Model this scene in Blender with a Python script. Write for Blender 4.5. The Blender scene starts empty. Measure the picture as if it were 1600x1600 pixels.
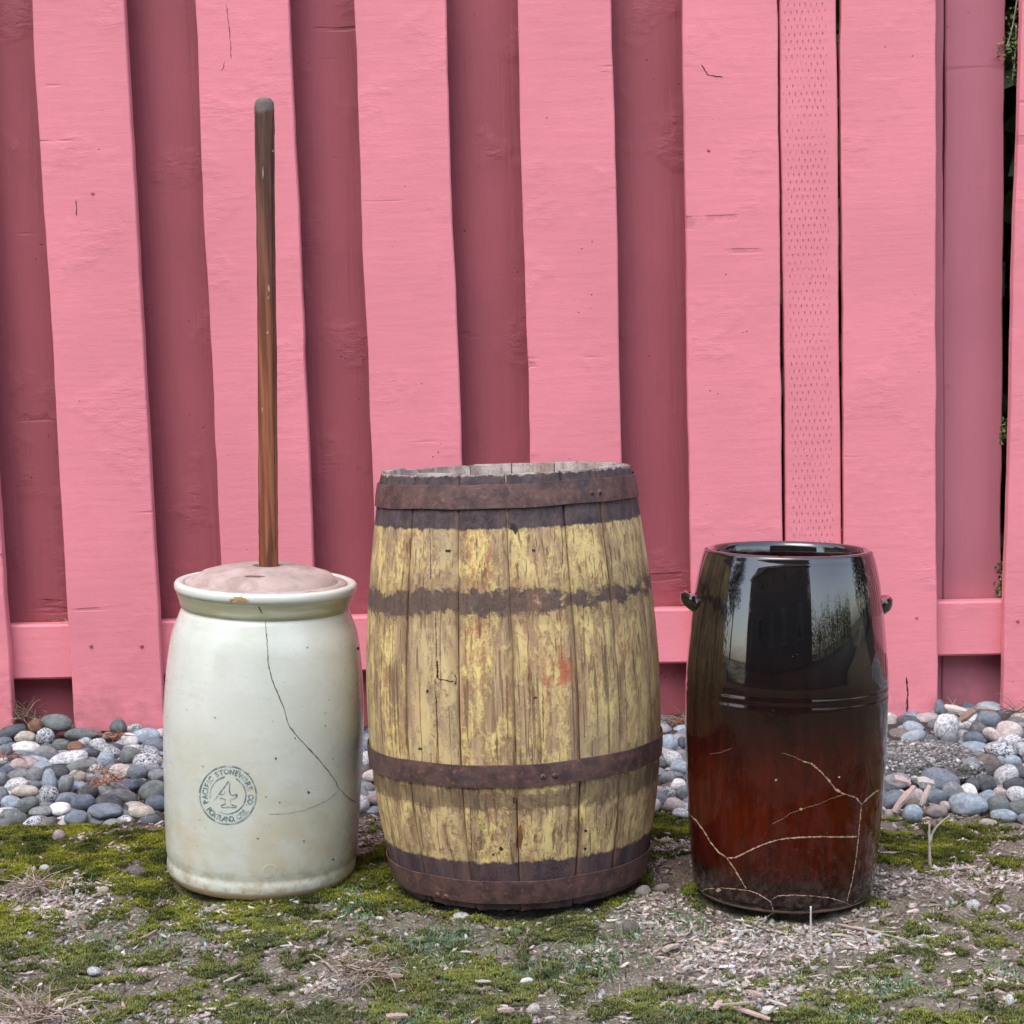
import bpy, bmesh, math, random
import numpy as np
from mathutils import Vector, Matrix
from mathutils.bvhtree import BVHTree
random.seed(7); rng = np.random.default_rng(7)
scene = bpy.context.scene; scene.render.engine = 'CYCLES'; scene.cycles.max_bounces = 6; scene.cycles.diffuse_bounces = 3; scene.cycles.glossy_bounces = 3; COL = scene.collection
R = math.radians

# ---------------------------------------------------------------- camera
FPX, CAMH = 2700.0, 0.70                      # focal length in pixels of the 1600 px photograph, eye height
PITCH, ROLL = math.atan(210/2700.0), -0.030
fw = Vector((0, math.cos(PITCH), -math.sin(PITCH)))
u0 = Vector((0, math.sin(PITCH), math.cos(PITCH))); r0 = Vector((1, 0, 0))
rt = r0*math.cos(ROLL) + u0*math.sin(ROLL); up = -r0*math.sin(ROLL) + u0*math.cos(ROLL)
cam = bpy.data.cameras.new('camera'); camo = bpy.data.objects.new('camera', cam); COL.objects.link(camo)
camo.matrix_world = Matrix(((rt.x, up.x, -fw.x, 0), (rt.y, up.y, -fw.y, 0), (rt.z, up.z, -fw.z, CAMH), (0, 0, 0, 1)))
cam.sensor_width = 36; cam.lens = 36*FPX/1600; cam.clip_start = 0.05; cam.clip_end = 2000
scene.camera = camo
EYE = Vector((0, 0, CAMH))
def ray(px, py): return (fw*FPX + rt*(px-800) - up*(py-800)).normalized()
def on_y(px, py, Y):
    d = ray(px, py); return EYE + d*(Y/d.y)
def on_z(px, py, z=0.0):
    d = ray(px, py); return EYE + d*((z-CAMH)/d.z)
def to_px(p):
    d = Vector(p)-EYE; k = d.dot(fw); return 800+FPX*d.dot(rt)/k, 800-FPX*d.dot(up)/k

# ---------------------------------------------------------------- light
W = bpy.data.worlds.new('World'); scene.world = W; W.use_nodes = True
wn = W.node_tree; bg = wn.nodes['Background']
sky = wn.nodes.new('ShaderNodeTexSky'); sky.sky_type = 'NISHITA'; sky.sun_disc = False
SUN_EL, SUN_AZ = R(58), R(-150)
sky.sun_elevation = SUN_EL; sky.sun_rotation = SUN_AZ; sky.air_density = 1.0; sky.dust_density = 1.5; sky.ozone_density = 1.0
hs = wn.nodes.new('ShaderNodeHueSaturation'); hs.inputs['Saturation'].default_value = 0.64
wn.links.new(sky.outputs[0], hs.inputs['Color']); wn.links.new(hs.outputs[0], bg.inputs[0]); bg.inputs[1].default_value = 0.15
sl = bpy.data.lights.new('sun', 'SUN'); sl.energy = 0.5; sl.angle = R(35); sl.color = (1, .96, .91)
so = bpy.data.objects.new('sun', sl); COL.objects.link(so)
sd = Vector((math.sin(SUN_AZ)*math.cos(SUN_EL), math.cos(SUN_AZ)*math.cos(SUN_EL), math.sin(SUN_EL)))
so.rotation_euler = sd.to_track_quat('Z', 'Y').to_euler(); so.location = (0, -2, 8)
vs = scene.view_settings; vs.view_transform = 'Standard'; vs.look = 'None'; vs.exposure = 1.64; vs.gamma = 1; vs.use_curve_mapping = False

# ---------------------------------------------------------------- numpy noise
def _h(ix, iy, s):
    n = (ix.astype(np.int64)*374761393 + iy.astype(np.int64)*668265263 + s*974711) & 0x7fffffff
    n = ((n ^ (n >> 13))*1274126177) & 0x7fffffff
    return ((n ^ (n >> 16)) & 0xffff)/65535.0
def vnoise(x, y, s=0):
    x = np.asarray(x, float); y = np.asarray(y, float)
    ix = np.floor(x); iy = np.floor(y); fx = x-ix; fy = y-iy
    fx = fx*fx*(3-2*fx); fy = fy*fy*(3-2*fy)
    a = _h(ix, iy, s); b = _h(ix+1, iy, s); c = _h(ix, iy+1, s); d = _h(ix+1, iy+1, s)
    return (a*(1-fx)+b*fx)*(1-fy)+(c*(1-fx)+d*fx)*fy
def fbm(x, y, s=0, o=4):
    t = 0; a = .5; n = 0
    for i in range(o):
        t = t + a*vnoise(x*2**i, y*2**i, s+i*17); n += a; a *= .5
    return t/n
def sstep(a, b, x):
    t = np.clip((np.asarray(x, float)-a)/(b-a), 0, 1); return t*t*(3-2*t)

# ---------------------------------------------------------------- materials
class NB:
    def __init__(s, name):
        s.m = bpy.data.materials.new(name); s.m.use_nodes = True; s.t = s.m.node_tree
        s.p = s.t.nodes['Principled BSDF']; s._tc = None
    def n(s, t, **kw):
        x = s.t.nodes.new(t)
        for k, v in kw.items(): setattr(x, k, v)
        return x
    def put(s, sock, v):
        if isinstance(v, bpy.types.NodeSocket): s.t.links.new(v, sock)
        elif v is not None:
            if isinstance(v, (tuple, list)) and len(v) == 3 and sock.type == 'RGBA': v = (*v, 1)
            sock.default_value = v
    def obj(s, seed=False):
        if s._tc is None:
            tc = s.n('ShaderNodeTexCoord').outputs['Object']
            if seed:
                oi = s.n('ShaderNodeObjectInfo').outputs['Random']
                mu = s.math('MULTIPLY', oi, 37.0)
                cb = s.n('ShaderNodeCombineXYZ'); s.put(cb.inputs[0], mu); s.put(cb.inputs[1], mu); s.put(cb.inputs[2], mu)
                tc = s.vm('ADD', tc, cb.outputs[0])
            s._tc = tc
        return s._tc
    def vm(s, op, a, b):
        x = s.n('ShaderNodeVectorMath', operation=op); s.put(x.inputs[0], a); s.put(x.inputs[1], b)
        return x.outputs['Value'] if op in ('DISTANCE', 'LENGTH') else x.outputs[0]
    def math(s, op, a, b=None, c=None, clamp=False):
        x = s.n('ShaderNodeMath', operation=op, use_clamp=clamp); s.put(x.inputs[0], a)
        if b is not None: s.put(x.inputs[1], b)
        if c is not None: s.put(x.inputs[2], c)
        return x.outputs[0]
    def noise(s, scale, vec=None, stretch=None, detail=5, rough=.55, dist=0):
        v = vec or s.obj()
        if stretch: v = s.vm('MULTIPLY', v, stretch)
        x = s.n('ShaderNodeTexNoise'); s.put(x.inputs['Vector'], v); x.inputs['Scale'].default_value = scale
        x.inputs['Detail'].default_value = detail; x.inputs['Roughness'].default_value = rough; x.inputs['Distortion'].default_value = dist
        return x.outputs['Fac']
    def voro(s, scale, vec=None, stretch=None, feature='F1', out='Distance'):
        v = vec or s.obj()
        if stretch: v = s.vm('MULTIPLY', v, stretch)
        x = s.n('ShaderNodeTexVoronoi', feature=feature); s.put(x.inputs['Vector'], v); x.inputs['Scale'].default_value = scale
        return x.outputs[out]
    def rng(s, v, a, b, c=0., d=1., smooth=True):
        x = s.n('ShaderNodeMapRange', interpolation_type='SMOOTHSTEP' if smooth else 'LINEAR')
        for i, q in enumerate((v, a, b, c, d)): s.put(x.inputs[i], q)
        return x.outputs[0]
    def mix(s, f, a, b, mode='MIX'):
        x = s.n('ShaderNodeMix', data_type='RGBA', blend_type=mode); s.put(x.inputs[0], f); s.put(x.inputs[6], a); s.put(x.inputs[7], b)
        return x.outputs[2]
    def ramp(s, f, stops):
        x = s.n('ShaderNodeValToRGB'); e = x.color_ramp.elements
        while len(e) < len(stops): e.new(.5)
        for q, (p, c) in zip(e, stops): q.position = p; q.color = (*c, 1)
        s.put(x.inputs[0], f); return x.outputs[0]
    def bump(s, h, dist, strength=1., prev=None):
        x = s.n('ShaderNodeBump'); s.put(x.inputs['Height'], h); x.inputs['Distance'].default_value = dist; x.inputs['Strength'].default_value = strength
        if prev: s.put(x.inputs['Normal'], prev)
        return x.outputs[0]
    def xyz(s, v=None):
        x = s.n('ShaderNodeSeparateXYZ'); s.put(x.inputs[0], v or s.obj()); return x.outputs
    def rawobj(s): return s.n('ShaderNodeTexCoord').outputs['Object']
    def done(s, color=None, rough=None, normal=None, spec=None, coat=None, coatr=None, metal=None):
        for k, v in (('Base Color', color), ('Roughness', rough), ('Normal', normal), ('Specular IOR Level', spec), ('Coat Weight', coat), ('Coat Roughness', coatr), ('Metallic', metal)):
            if v is not None: s.put(s.p.inputs[k], v)
        return s.m

def paint_mat(name, base, dark, horizontal=True, dots=False, relief=.0017):
    b = NB(name); o = b.obj(seed=True)
    st = (.28, 1, 1.0) if horizontal else (1, 1, .06)
    saw = b.noise(70 if horizontal else 110, stretch=(.12, 1, 1.0) if horizontal else (1, 1, .05), detail=4)
    fine = b.noise(420, detail=2); big = b.noise(3.0, detail=3)
    patch = b.rng(b.noise(7, detail=3), .52, .68)
    lump = b.math('MULTIPLY', b.noise(75, stretch=(.45, 1, 1), detail=6, rough=.62, dist=.3), patch)
    h = b.math('ADD', b.math('MULTIPLY', saw, .45), b.math('ADD', b.math('MULTIPLY', fine, .22), b.math('MULTIPLY', lump, 1.1)))
    # thin drying cracks and nicks
    nick = b.math('MULTIPLY', b.rng(b.voro(60), .10, .05), b.rng(b.noise(11), .58, .64))
    line = b.math('MULTIPLY', b.rng(b.noise(26, stretch=(.06, 1, 1), detail=2), .66, .70), b.rng(b.noise(8), .5, .6))
    mk = b.math('MAXIMUM', nick, b.math('MULTIPLY', line, .35))
    if dots:
        x, y, z = b.xyz(b.rawobj()); x = b.math('ADD', x, b.math('MULTIPLY', b.noise(45, detail=2), .006)); z = b.math('ADD', z, b.math('MULTIPLY', b.noise(38, detail=3), .008))
        row = b.math('DIVIDE', z, .0135); rf = b.math('FRACT', row)
        odd = b.math('MULTIPLY', b.math('FRACT', b.math('MULTIPLY', b.math('FLOOR', row), .5)), 1.0)
        cf = b.math('FRACT', b.math('ADD', b.math('DIVIDE', x, .0105), odd))
        dx = b.math('ABSOLUTE', b.math('SUBTRACT', cf, .5)); dz = b.math('ABSOLUTE', b.math('SUBTRACT', rf, .5))
        dd = b.math('ADD', b.math('MULTIPLY', dx, 1.9), b.math('MULTIPLY', dz, .75))
        dot = b.math('MULTIPLY', b.rng(dd, .25, .12), b.rng(b.math('ABSOLUTE', b.math('SUBTRACT', x, .003)), .041, .036))
        dot = b.math('MULTIPLY', dot, b.rng(b.noise(18), .32, .52, .2, .8))
        mk = b.math('MAXIMUM', b.math('MULTIPLY', mk, .4), dot)
    h = b.math('SUBTRACT', h, b.math('MULTIPLY', mk, 1.6))
    c = b.mix(b.rng(big, .3, .7), tuple(v*.93 for v in base), tuple(min(1, v*1.05) for v in base))
    c = b.mix(b.rng(b.noise(140 if horizontal else 90, stretch=st, detail=3), .35, .7, .0, .16), c, tuple(v*.8 for v in base))
    c = b.mix(b.math('MULTIPLY', mk, .8), c, dark)
    z = b.xyz(b.rawobj())[2]
    dirt = b.math('MULTIPLY', b.rng(z, .16, .0), b.rng(b.noise(30), .35, .7))
    c = b.mix(b.math('MULTIPLY', dirt, .35), c, (.16, .08, .07))
    return b.done(c, b.rng(fine, .3, .7, .5, .68), b.bump(h, relief), .35)
M = {}
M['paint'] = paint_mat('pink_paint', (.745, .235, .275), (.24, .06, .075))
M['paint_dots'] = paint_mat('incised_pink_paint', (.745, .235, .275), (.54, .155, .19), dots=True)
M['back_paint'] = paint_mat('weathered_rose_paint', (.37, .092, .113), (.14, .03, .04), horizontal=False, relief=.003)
M['back_paint_shaded'] = paint_mat('smooth_shaded_pink', (.47, .155, .195), (.16, .03, .04), horizontal=False, relief=.0005)  # same pink as the front boards, with recess shade put into the colour

def simple(name, col, rough=.7, bump=None, var=.15, scale=60):
    b = NB(name); b.obj(seed=True)
    n = b.noise(scale)
    c = b.mix(b.rng(n, .3, .7), tuple(v*(1-var) for v in col), tuple(min(1, v*(1+var)) for v in col))
    return b.done(c, rough, b.bump(n, bump) if bump else None)
M['crack_dark'] = simple('crack_dark', (.035, .02, .018), .9)
M['rust_nail'] = simple('painted_nail', (.42, .12, .14), .6)

# debris etc: colour carried per piece in the mesh
def attr_mat(name, rough=.85, bump=.0006, scale=500, spec=.25, sub=False):
    b = NB(name); a = b.n('ShaderNodeAttribute', attribute_name='Col').outputs['Color']
    n = b.noise(scale, detail=3)
    c = b.mix(1.0, a, b.mix(b.rng(n, .3, .7), (.72, .72, .72), (1.15, 1.15, 1.15)), 'MULTIPLY')
    return b.done(c, rough, b.bump(n, bump) if bump else None, spec)
M['debris'] = attr_mat('loose_debris')
M['moss'] = attr_mat('moss_fronds', .95, None, 300, .1)
M['leaf'] = attr_mat('leaf', .6, None, 200, .3)

def pebble_mat(name, attr):
    b = NB(name)
    if attr:
        a = b.n('ShaderNodeAttribute', attribute_name='Col'); col = a.outputs['Color']; spk = a.outputs['Alpha']; b.obj()
    else:
        oi = b.n('ShaderNodeObjectInfo'); col = oi.outputs['Color']; spk = oi.outputs['Alpha']; b.obj(seed=True)
    s1 = b.rng(b.noise(180 if attr else 5.0, detail=3, rough=.75), .50, .56)
    s2 = b.rng(b.noise(420 if attr else 11, detail=2), .56, .62)
    k = b.math('MULTIPLY', b.math('MAXIMUM', s1, b.math('MULTIPLY', s2, .7)), spk)
    cloud = b.noise(90 if attr else 2.2, detail=4)
    c = b.mix(1.0, col, b.mix(b.rng(cloud, .3, .7), (.72, .72, .74), (1.2, 1.17, 1.14)), 'MULTIPLY')
    c = b.mix(k, c, (.07, .075, .085))
    lime = b.math('MULTIPLY', b.rng(b.noise(140 if attr else 4.5, detail=6, rough=.75), .56, .70), .30)
    c = b.mix(lime, c, (.50, .48, .45))
    vein = b.math('MULTIPLY', b.rng(b.noise(60 if attr else 1.5, stretch=(1, .3, 3), detail=2), .495, .503), b.rng(b.noise(60 if attr else 1.5, stretch=(1, .3, 3), detail=2), .511, .503))
    c = b.mix(b.math('MULTIPLY', vein, .5), c, (.6, .58, .55))
    gr = b.noise(700 if attr else 20, detail=3)
    return b.done(c, .72, b.bump(gr, .0006 if attr else .003, .7), .3)
M['pebble'] = pebble_mat('river_pebble', False); M['pebble_fill'] = pebble_mat('river_pebble_fill', True)

# ---------------------------------------------------------------- object helpers
def tag(o, label=None, cat=None, group=None, kind=None):
    if label: o['label'] = label
    if cat: o['category'] = cat
    if group: o['group'] = group
    if kind: o['kind'] = kind
    return o
def empty(name, loc=(0, 0, 0)):
    o = bpy.data.objects.new(name, None); COL.objects.link(o); o.location = loc; o.empty_display_size = .05; return o
def link(name, me, mat=None, parent=None, loc=None):
    o = bpy.data.objects.new(name, me); COL.objects.link(o)
    if mat is not None and not me.materials: me.materials.append(mat)
    if parent is not None: o.parent = parent
    if loc is not None: o.location = loc
    return o
def np_mesh(name, V, F, smooth=False, col=None):
    """V (n,3); F (m,k) same-size faces; col per vertex (n,4)"""
    V = np.asarray(V, np.float32); F = np.asarray(F, np.int32); k = F.shape[1]
    me = bpy.data.meshes.new(name); me.vertices.add(len(V)); me.vertices.foreach_set('co', V.ravel())
    me.loops.add(F.size); me.loops.foreach_set('vertex_index', F.ravel())
    me.polygons.add(len(F)); me.polygons.foreach_set('loop_start', np.arange(0, F.size, k, dtype=np.int32))
    me.update(calc_edges=True)
    if smooth: me.polygons.foreach_set('use_smooth', np.ones(len(F), bool))
    if col is not None:
        a = me.color_attributes.new('Col', 'FLOAT_COLOR', 'POINT'); a.data.foreach_set('color', np.asarray(col, np.float32).ravel())
    me.update(); return me
def rotm(yaw, pitch, roll):
    cy, sy, cp, sp, cr, sr = np.cos(yaw), np.sin(yaw), np.cos(pitch), np.sin(pitch), np.cos(roll), np.sin(roll)
    m = np.empty((len(yaw), 3, 3))
    m[:, 0, 0] = cy*cp; m[:, 0, 1] = cy*sp*sr-sy*cr; m[:, 0, 2] = cy*sp*cr+sy*sr
    m[:, 1, 0] = sy*cp; m[:, 1, 1] = sy*sp*sr+cy*cr; m[:, 1, 2] = sy*sp*cr-cy*sr
    m[:, 2, 0] = -sp; m[:, 2, 1] = cp*sr; m[:, 2, 2] = cp*cr
    return m
def scatter(TV, TF, P, S, rot, C):
    """TV (v,3) template or (n,v,3) per-instance; S (n,3); rot (n,3,3); C (n,4)"""
    n = len(P); T = np.broadcast_to(TV, (n,)+TV.shape[-2:]) if TV.ndim == 2 else TV
    v = np.einsum('nij,nvj->nvi', rot, T*S[:, None, :]) + P[:, None, :]
    k = T.shape[1]; F = (TF[None]+(np.arange(n)*k)[:, None, None]).reshape(-1, TF.shape[1])
    return v.reshape(-1, 3), F, np.repeat(C, k, 0)

def ico(sub, seed, amp, box=1.0):
    bm = bmesh.new(); bmesh.ops.create_icosphere(bm, subdivisions=sub, radius=1)
    V = np.array([v.co[:] for v in bm.verts]); F = np.array([[v.index for v in f.verts] for f in bm.faces]); bm.free()
    r = np.random.default_rng(seed); f = np.zeros(len(V))
    for i in range(6):
        d = r.normal(size=3); d /= np.linalg.norm(d); ph = r.uniform(0, 6.28); f += np.sin((V@d)*r.uniform(1.2, 3.2)+ph)/(1.5+i*.5)
    V = V*(1+amp*f[:, None])
    for i in range(r.integers(3, 7)):            # worn flat faces
        d = r.normal(size=3); d /= np.linalg.norm(d); c = r.uniform(.68, .88); e = V@d
        V = V-np.where(e > c, (e-c)*.75, 0)[:, None]*d
    V = np.sign(V)*np.abs(V)**box
    return V, F

def loft(sections, closed_ends=True):
    """sections: list of equal-length closed rings (lists of Vector) -> verts, faces"""
    n = len(sections[0]); V = [p for s in sections for p in s]; F = []
    for i in range(len(sections)-1):
        for j in range(n):
            F.append((i*n+j, i*n+(j+1) % n, (i+1)*n+(j+1) % n, (i+1)*n+j))
    if closed_ends: F.append(tuple(range(n-1, -1, -1))); F.append(tuple((len(sections)-1)*n+j for j in range(n)))
    return V, F
def py_mesh(name, V, F, smooth=False, sharp=None):
    me = bpy.data.meshes.new(name); me.from_pydata([tuple(v) for v in V], [], F)
    bm = bmesh.new(); bm.from_mesh(me); bmesh.ops.recalc_face_normals(bm, faces=bm.faces); bm.to_mesh(me); bm.free()
    if smooth: me.polygons.foreach_set('use_smooth', [True]*len(me.polygons))
    if smooth and sharp: me.set_sharp_from_angle(angle=R(sharp))
    me.update(); return me
def lathe(prof, seg=96, wob=None):
    V = []; F = []
    for i, (r, z) in enumerate(prof):
        for j in range(seg):
            a = 2*math.pi*j/seg; rr = r*(1+(wob(a, z) if wob else 0)); V.append((rr*math.cos(a), rr*math.sin(a), z))
    for i in range(len(prof)-1):
        for j in range(seg): F.append((i*seg+j, i*seg+(j+1) % seg, (i+1)*seg+(j+1) % seg, (i+1)*seg+j))
    return V, F
def spline(pts, n):
    """Catmull-Rom through pts (list of tuples)"""
    P = np.array(pts, float); P = np.vstack([2*P[0]-P[1], P, 2*P[-1]-P[-2]]); out = []
    m = len(pts)-1
    for k in range(n+1):
        t = k/n*m; i = min(int(t), m-1); t -= i; a, b, c, d = P[i], P[i+1], P[i+2], P[i+3]
        out.append(.5*((2*b)+(-a+c)*t+(2*a-5*b+4*c-d)*t*t+(-a+3*b-3*c+d)*t**3))
    return np.array(out)
def tube_sections(path, radii, n=7, jit=0):
    S = []
    for i, p in enumerate(path):
        a = Vector(path[max(0, i-1)]); b = Vector(path[min(len(path)-1, i+1)]); d = (b-a).normalized()
        x = d.cross(Vector((.13, .2, 1)) if abs(d.z) < .9 else Vector((0, 1, .1))).normalized(); y = d.cross(x)
        S.append([Vector(p)+(x*math.cos(6.2832*k/n)+y*math.sin(6.2832*k/n))*radii[i]*(1+random.uniform(-jit, jit)) for k in range(n)])
    return S
def world_bvh(o):
    bpy.context.view_layer.update(); mw = o.matrix_world
    return BVHTree.FromPolygons([mw@v.co for v in o.data.vertices], [tuple(p.vertices) for p in o.data.polygons])
def cast(bvh, px, py, off=.0004):
    h = bvh.ray_cast(EYE, ray(px, py))
    if h[0] is None: return None
    n = h[1]
    if n.dot(ray(px, py)) > 0: n = -n
    return h[0]+n*off
def ribbon(name, pts, bvh, width, mat, parent, jitter=.6, off=.0004, step=4.0, wvar=.5):
    """line in photograph pixels laid on a surface, as a thin strip of its own"""
    P = []
    for (a, b), (c, d) in zip(pts[:-1], pts[1:]):
        n = max(1, int(math.hypot(c-a, d-b)/step))
        for k in range(n): P.append((a+(c-a)*k/n, b+(d-b)*k/n))
    P.append(pts[-1]); P = [(x+random.uniform(-jitter, jitter), y+random.uniform(-jitter, jitter)) for x, y in P]
    V = []; F = []; prev = None
    for i, (x, y) in enumerate(P):
        a = P[max(0, i-1)]; b = P[min(len(P)-1, i+1)]; dx, dy = b[0]-a[0], b[1]-a[1]; l = math.hypot(dx, dy) or 1
        w = width*.42*random.uniform(1-wvar, 1+wvar)*(.35 if i in (0, len(P)-1) else 1)
        q1 = cast(bvh, x-dy/l*w, y+dx/l*w, off); q2 = cast(bvh, x+dy/l*w, y-dx/l*w, off)
        if q1 is None or q2 is None: prev = None; continue
        V += [q1, q2]; k = len(V)
        if prev is not None: F.append((prev-2, prev-1, k-1, k-2))
        prev = k
    return V, F
def add_marks(name, lines, bvh, mat, parent, width=1.2, **kw):
    V = []; F = []
    for L in lines:
        w = width
        if isinstance(L[0], (int, float)): w = L[0]; L = L[1:]
        v, f = ribbon(name, L, bvh, w, mat, parent, **kw); F += [tuple(i+len(V) for i in q) for q in f]; V += v
    inv = parent.matrix_world.inverted()
    me = bpy.data.meshes.new(name); me.from_pydata([tuple(inv@v) for v in V], [], F); me.update()
    return link(name, me, mat, parent)
def blot(name, cx, cy, rx, ry, bvh, mat, parent, n=14, rough=.25, off=.0005, rot=0):
    inv = parent.matrix_world.inverted(); c = cast(bvh, cx, cy, off)
    if c is None: return
    V = [inv@c]
    for k in range(n):
        a = 6.2832*k/n; q = 1+random.uniform(-rough, rough); x, y = rx*q*math.cos(a), ry*q*math.sin(a)
        p = cast(bvh, cx+x*math.cos(rot)-y*math.sin(rot), cy+x*math.sin(rot)+y*math.cos(rot), off); V.append(inv@(p or c))
    me = bpy.data.meshes.new(name); me.from_pydata([tuple(v) for v in V], [], [(0, 1+k, 1+(k+1) % n) for k in range(n)]); me.update()
    return link(name, me, mat, parent)

# ================================================================ GROUND
FY = 3.25                                     # front face of the fence boards
def bed_edge(x): return 2.745+.02*(fbm(x*6, x*0+3, 5)-.5)-.02*x
def height(x, y):
    x = np.asarray(x, float); y = np.asarray(y, float)
    near = sstep(-2.2, -1.4, x)*sstep(2.2, 1.4, x)
    h = .030*(fbm(x*3.2, y*3.2, 1)-.5)+.018*(fbm(x*14, y*14, 2)-.5)+.008*(fbm(x*55, y*55, 3, 3)-.5)
    s = sstep(0, .55, y-bed_edge(x))*.045
    return h*(.55+.45*sstep(2.4, 2.2, y))+s-.010
def blobsum(x, y, L):
    """L: photograph px centre + px radii, evaluated on the ground plane"""
    t = np.zeros_like(x)
    for (cx, cy, rx, ry, a) in L:
        c = on_z(cx, cy); e = on_z(cx+rx, cy); f = on_z(cx, cy-ry)
        dx = (x-c.x)/abs(e.x-c.x); dy = (y-c.y)/abs(f.y-c.y); t = np.maximum(t, a*np.exp(-(dx*dx+dy*dy)))
    return t
MOSS = [(90, 1320, 230, 40, 1.1), (230, 1370, 170, 30, 1), (420, 1400, 160, 26, .8), (20, 1300, 100, 25, 1), (590, 1350, 30, 40, .7), (620, 1390, 60, 22, .9), (1050, 1300, 60, 28, 1.1),
        (1440, 1325, 95, 26, 1.2), (1550, 1330, 50, 20, .7), (880, 1440, 90, 26, .7), (80, 1500, 110, 40, .55), (250, 1570, 160, 30, .5), (560, 1560, 180, 40, .75), (700, 1500, 150, 40, .8),
        (860, 1520, 110, 40, .8), (960, 1560, 120, 30, .55), (1560, 1440, 90, 30, .75), (1300, 1540, 120, 40, .6), (1450, 1480, 80, 30, .55), (1050, 1590, 100, 24, .6), (1340, 1400, 50, 14, .55),
        (440, 1440, 120, 26, .6), (30, 1420, 60, 30, .5), (1570, 1580, 70, 40, .6), (1760, 1330, 130, 40, .9), (1800, 1500, 150, 60, .7), (-150, 1350, 150, 50, .9), (-180, 1520, 140, 50, .7)]
MULCH = [(1150, 1470, 190, 70, 1.1), (1280, 1450, 150, 50, .9), (1480, 1380, 150, 36, 1.1), (1040, 1340, 60, 40, 1.0), (110, 1395, 120, 22, 1.1), (1180, 1560, 110, 40, 1), (60, 1585, 110, 26, 1.0),
         (960, 1470, 80, 36, .8), (590, 1290, 30, 40, .9), (1560, 1370, 80, 30, .9), (600, 1500, 110, 30, .7), (300, 1590, 120, 18, .7), (1500, 1560, 90, 30, .6), (820, 1590, 80, 20, .5), (1040, 1400, 60, 24, .9), (1720, 1420, 150, 40, .9), (-120, 1440, 120, 40, .8)]
GRASS = [(700, 1465, 70, 24, 1.2), (880, 1500, 90, 26, .9), (1400, 1545, 60, 20, .9), (1420, 1460, 30, 14, .6), (1090, 1590, 60, 20, .8), (550, 1400, 40, 24, .7), (420, 1590, 60, 18, .6), (1080, 1430, 22, 18, 1.0),
         (240, 1450, 110, 24, .5), (680, 1580, 70, 20, .7), (960, 1440, 40, 18, .6), (1330, 1590, 60, 16, .8), (760, 1430, 50, 14, .7), (1580, 1520, 30, 16, .6)]
HAY = [(130, 1440, 120, 26, 1), (560, 1510, 110, 36, 1.2), (60, 1410, 90, 22, 1), (900, 1450, 60, 30, 1), (640, 1440, 50, 30, .6), (980, 1560, 110, 26, .8), (1240, 1500, 80, 26, .7), (120, 1590, 90, 22, .9), (460, 1490, 110, 22, .5), (330, 1480, 60, 20, .5)]
def inbed(x, y): return sstep(-.01, .02, y-bed_edge(x))
def moss_w(x, y):
    n = fbm(x*9, y*9, 40); n2 = fbm(x*38, y*38, 45, 3)
    return np.clip((blobsum(x, y, MOSS)-.24+.08*sstep(2.4, 2.1, y)+(n-.5)*1.3+(n2-.5)*2.2)*1.25, 0, 1)*(1-inbed(x, y))*(1-.6*blobsum(x, y, MULCH))
def mulch_w(x, y): return np.clip((blobsum(x, y, MULCH)-.42+(fbm(x*13, y*13, 60)-.5)*2.4)*1.7, 0, 1)*(1-inbed(x, y))
def axis(fine0, fine1, step, far, g=1.22):
    a = list(np.arange(fine0, fine1, step)); s = step; b = a[-1]
    while b < far: s *= g; b += s; a.append(b)
    s = step; c = a[0]; pre = []
    while c > -far: s *= g; c -= s; pre.append(c)
    return np.array(pre[::-1]+a)
gx = axis(-1.15, 1.15, .006, 400); gy = axis(1.65, 3.5, .006, 400)
X, Y = np.meshgrid(gx, gy); Z = height(X, Y)
far = np.maximum(np.abs(X), np.abs(Y)); Z = Z*sstep(30, 8, far) - .0*far
mo = moss_w(X.ravel(), Y.ravel()); mu = mulch_w(X.ravel(), Y.ravel())
Z = Z+(mo.reshape(X.shape)*.007*(fbm(X*70, Y*70, 8, 3)))+mu.reshape(X.shape)*.006*fbm(X*90, Y*90, 9, 3)
nx, ny = len(gx), len(gy); I = np.arange(nx*ny).reshape(ny, nx)
F = np.stack([I[:-1, :-1], I[:-1, 1:], I[1:, 1:], I[1:, :-1]], -1).reshape(-1, 4)
lawn = sstep(1.3, .6, Y.ravel())*.35
me = np_mesh('ground', np.stack([X, Y, Z], -1).reshape(-1, 3), F, True, np.stack([np.maximum(mo, lawn), mu, inbed(X, Y).ravel(), np.ones(nx*ny)], -1))
b = NB('soil_and_moss'); b.obj()
at = b.n('ShaderNodeAttribute', attribute_name='Col').outputs['Color']
sp = b.n('ShaderNodeSeparateColor'); b.put(sp.inputs[0], at)
soil = b.mix(b.rng(b.noise(22, detail=6, rough=.7), .3, .7), (0.105, 0.085, 0.059), (0.245, 0.202, 0.151))
soil = b.mix(b.rng(b.noise(260, detail=4), .45, .7), soil, (0.336, 0.284, 0.223))
mulch = b.mix(b.rng(b.voro(150, out='Color'), .2, .8), (0.175, 0.139, 0.108), (0.392, 0.329, 0.27))
mossc = b.mix(b.rng(b.noise(60, detail=6, rough=.7), .35, .65), (0.062, 0.084, 0.011), (0.231, 0.275, 0.025))
c = b.mix(sp.outputs[1], soil, mulch); c = b.mix(b.math('MULTIPLY', sp.outputs[0], .85), c, mossc); c = b.mix(sp.outputs[2], c, (.075, .062, .055))
hh = b.math('ADD', b.noise(240, detail=6, rough=.7), b.math('MULTIPLY', b.voro(190), .6))
M['soil'] = b.done(c, .95, b.bump(hh, .006, .9), .15)
tag(link('ground', me, M['soil']), kind='structure')

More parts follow.
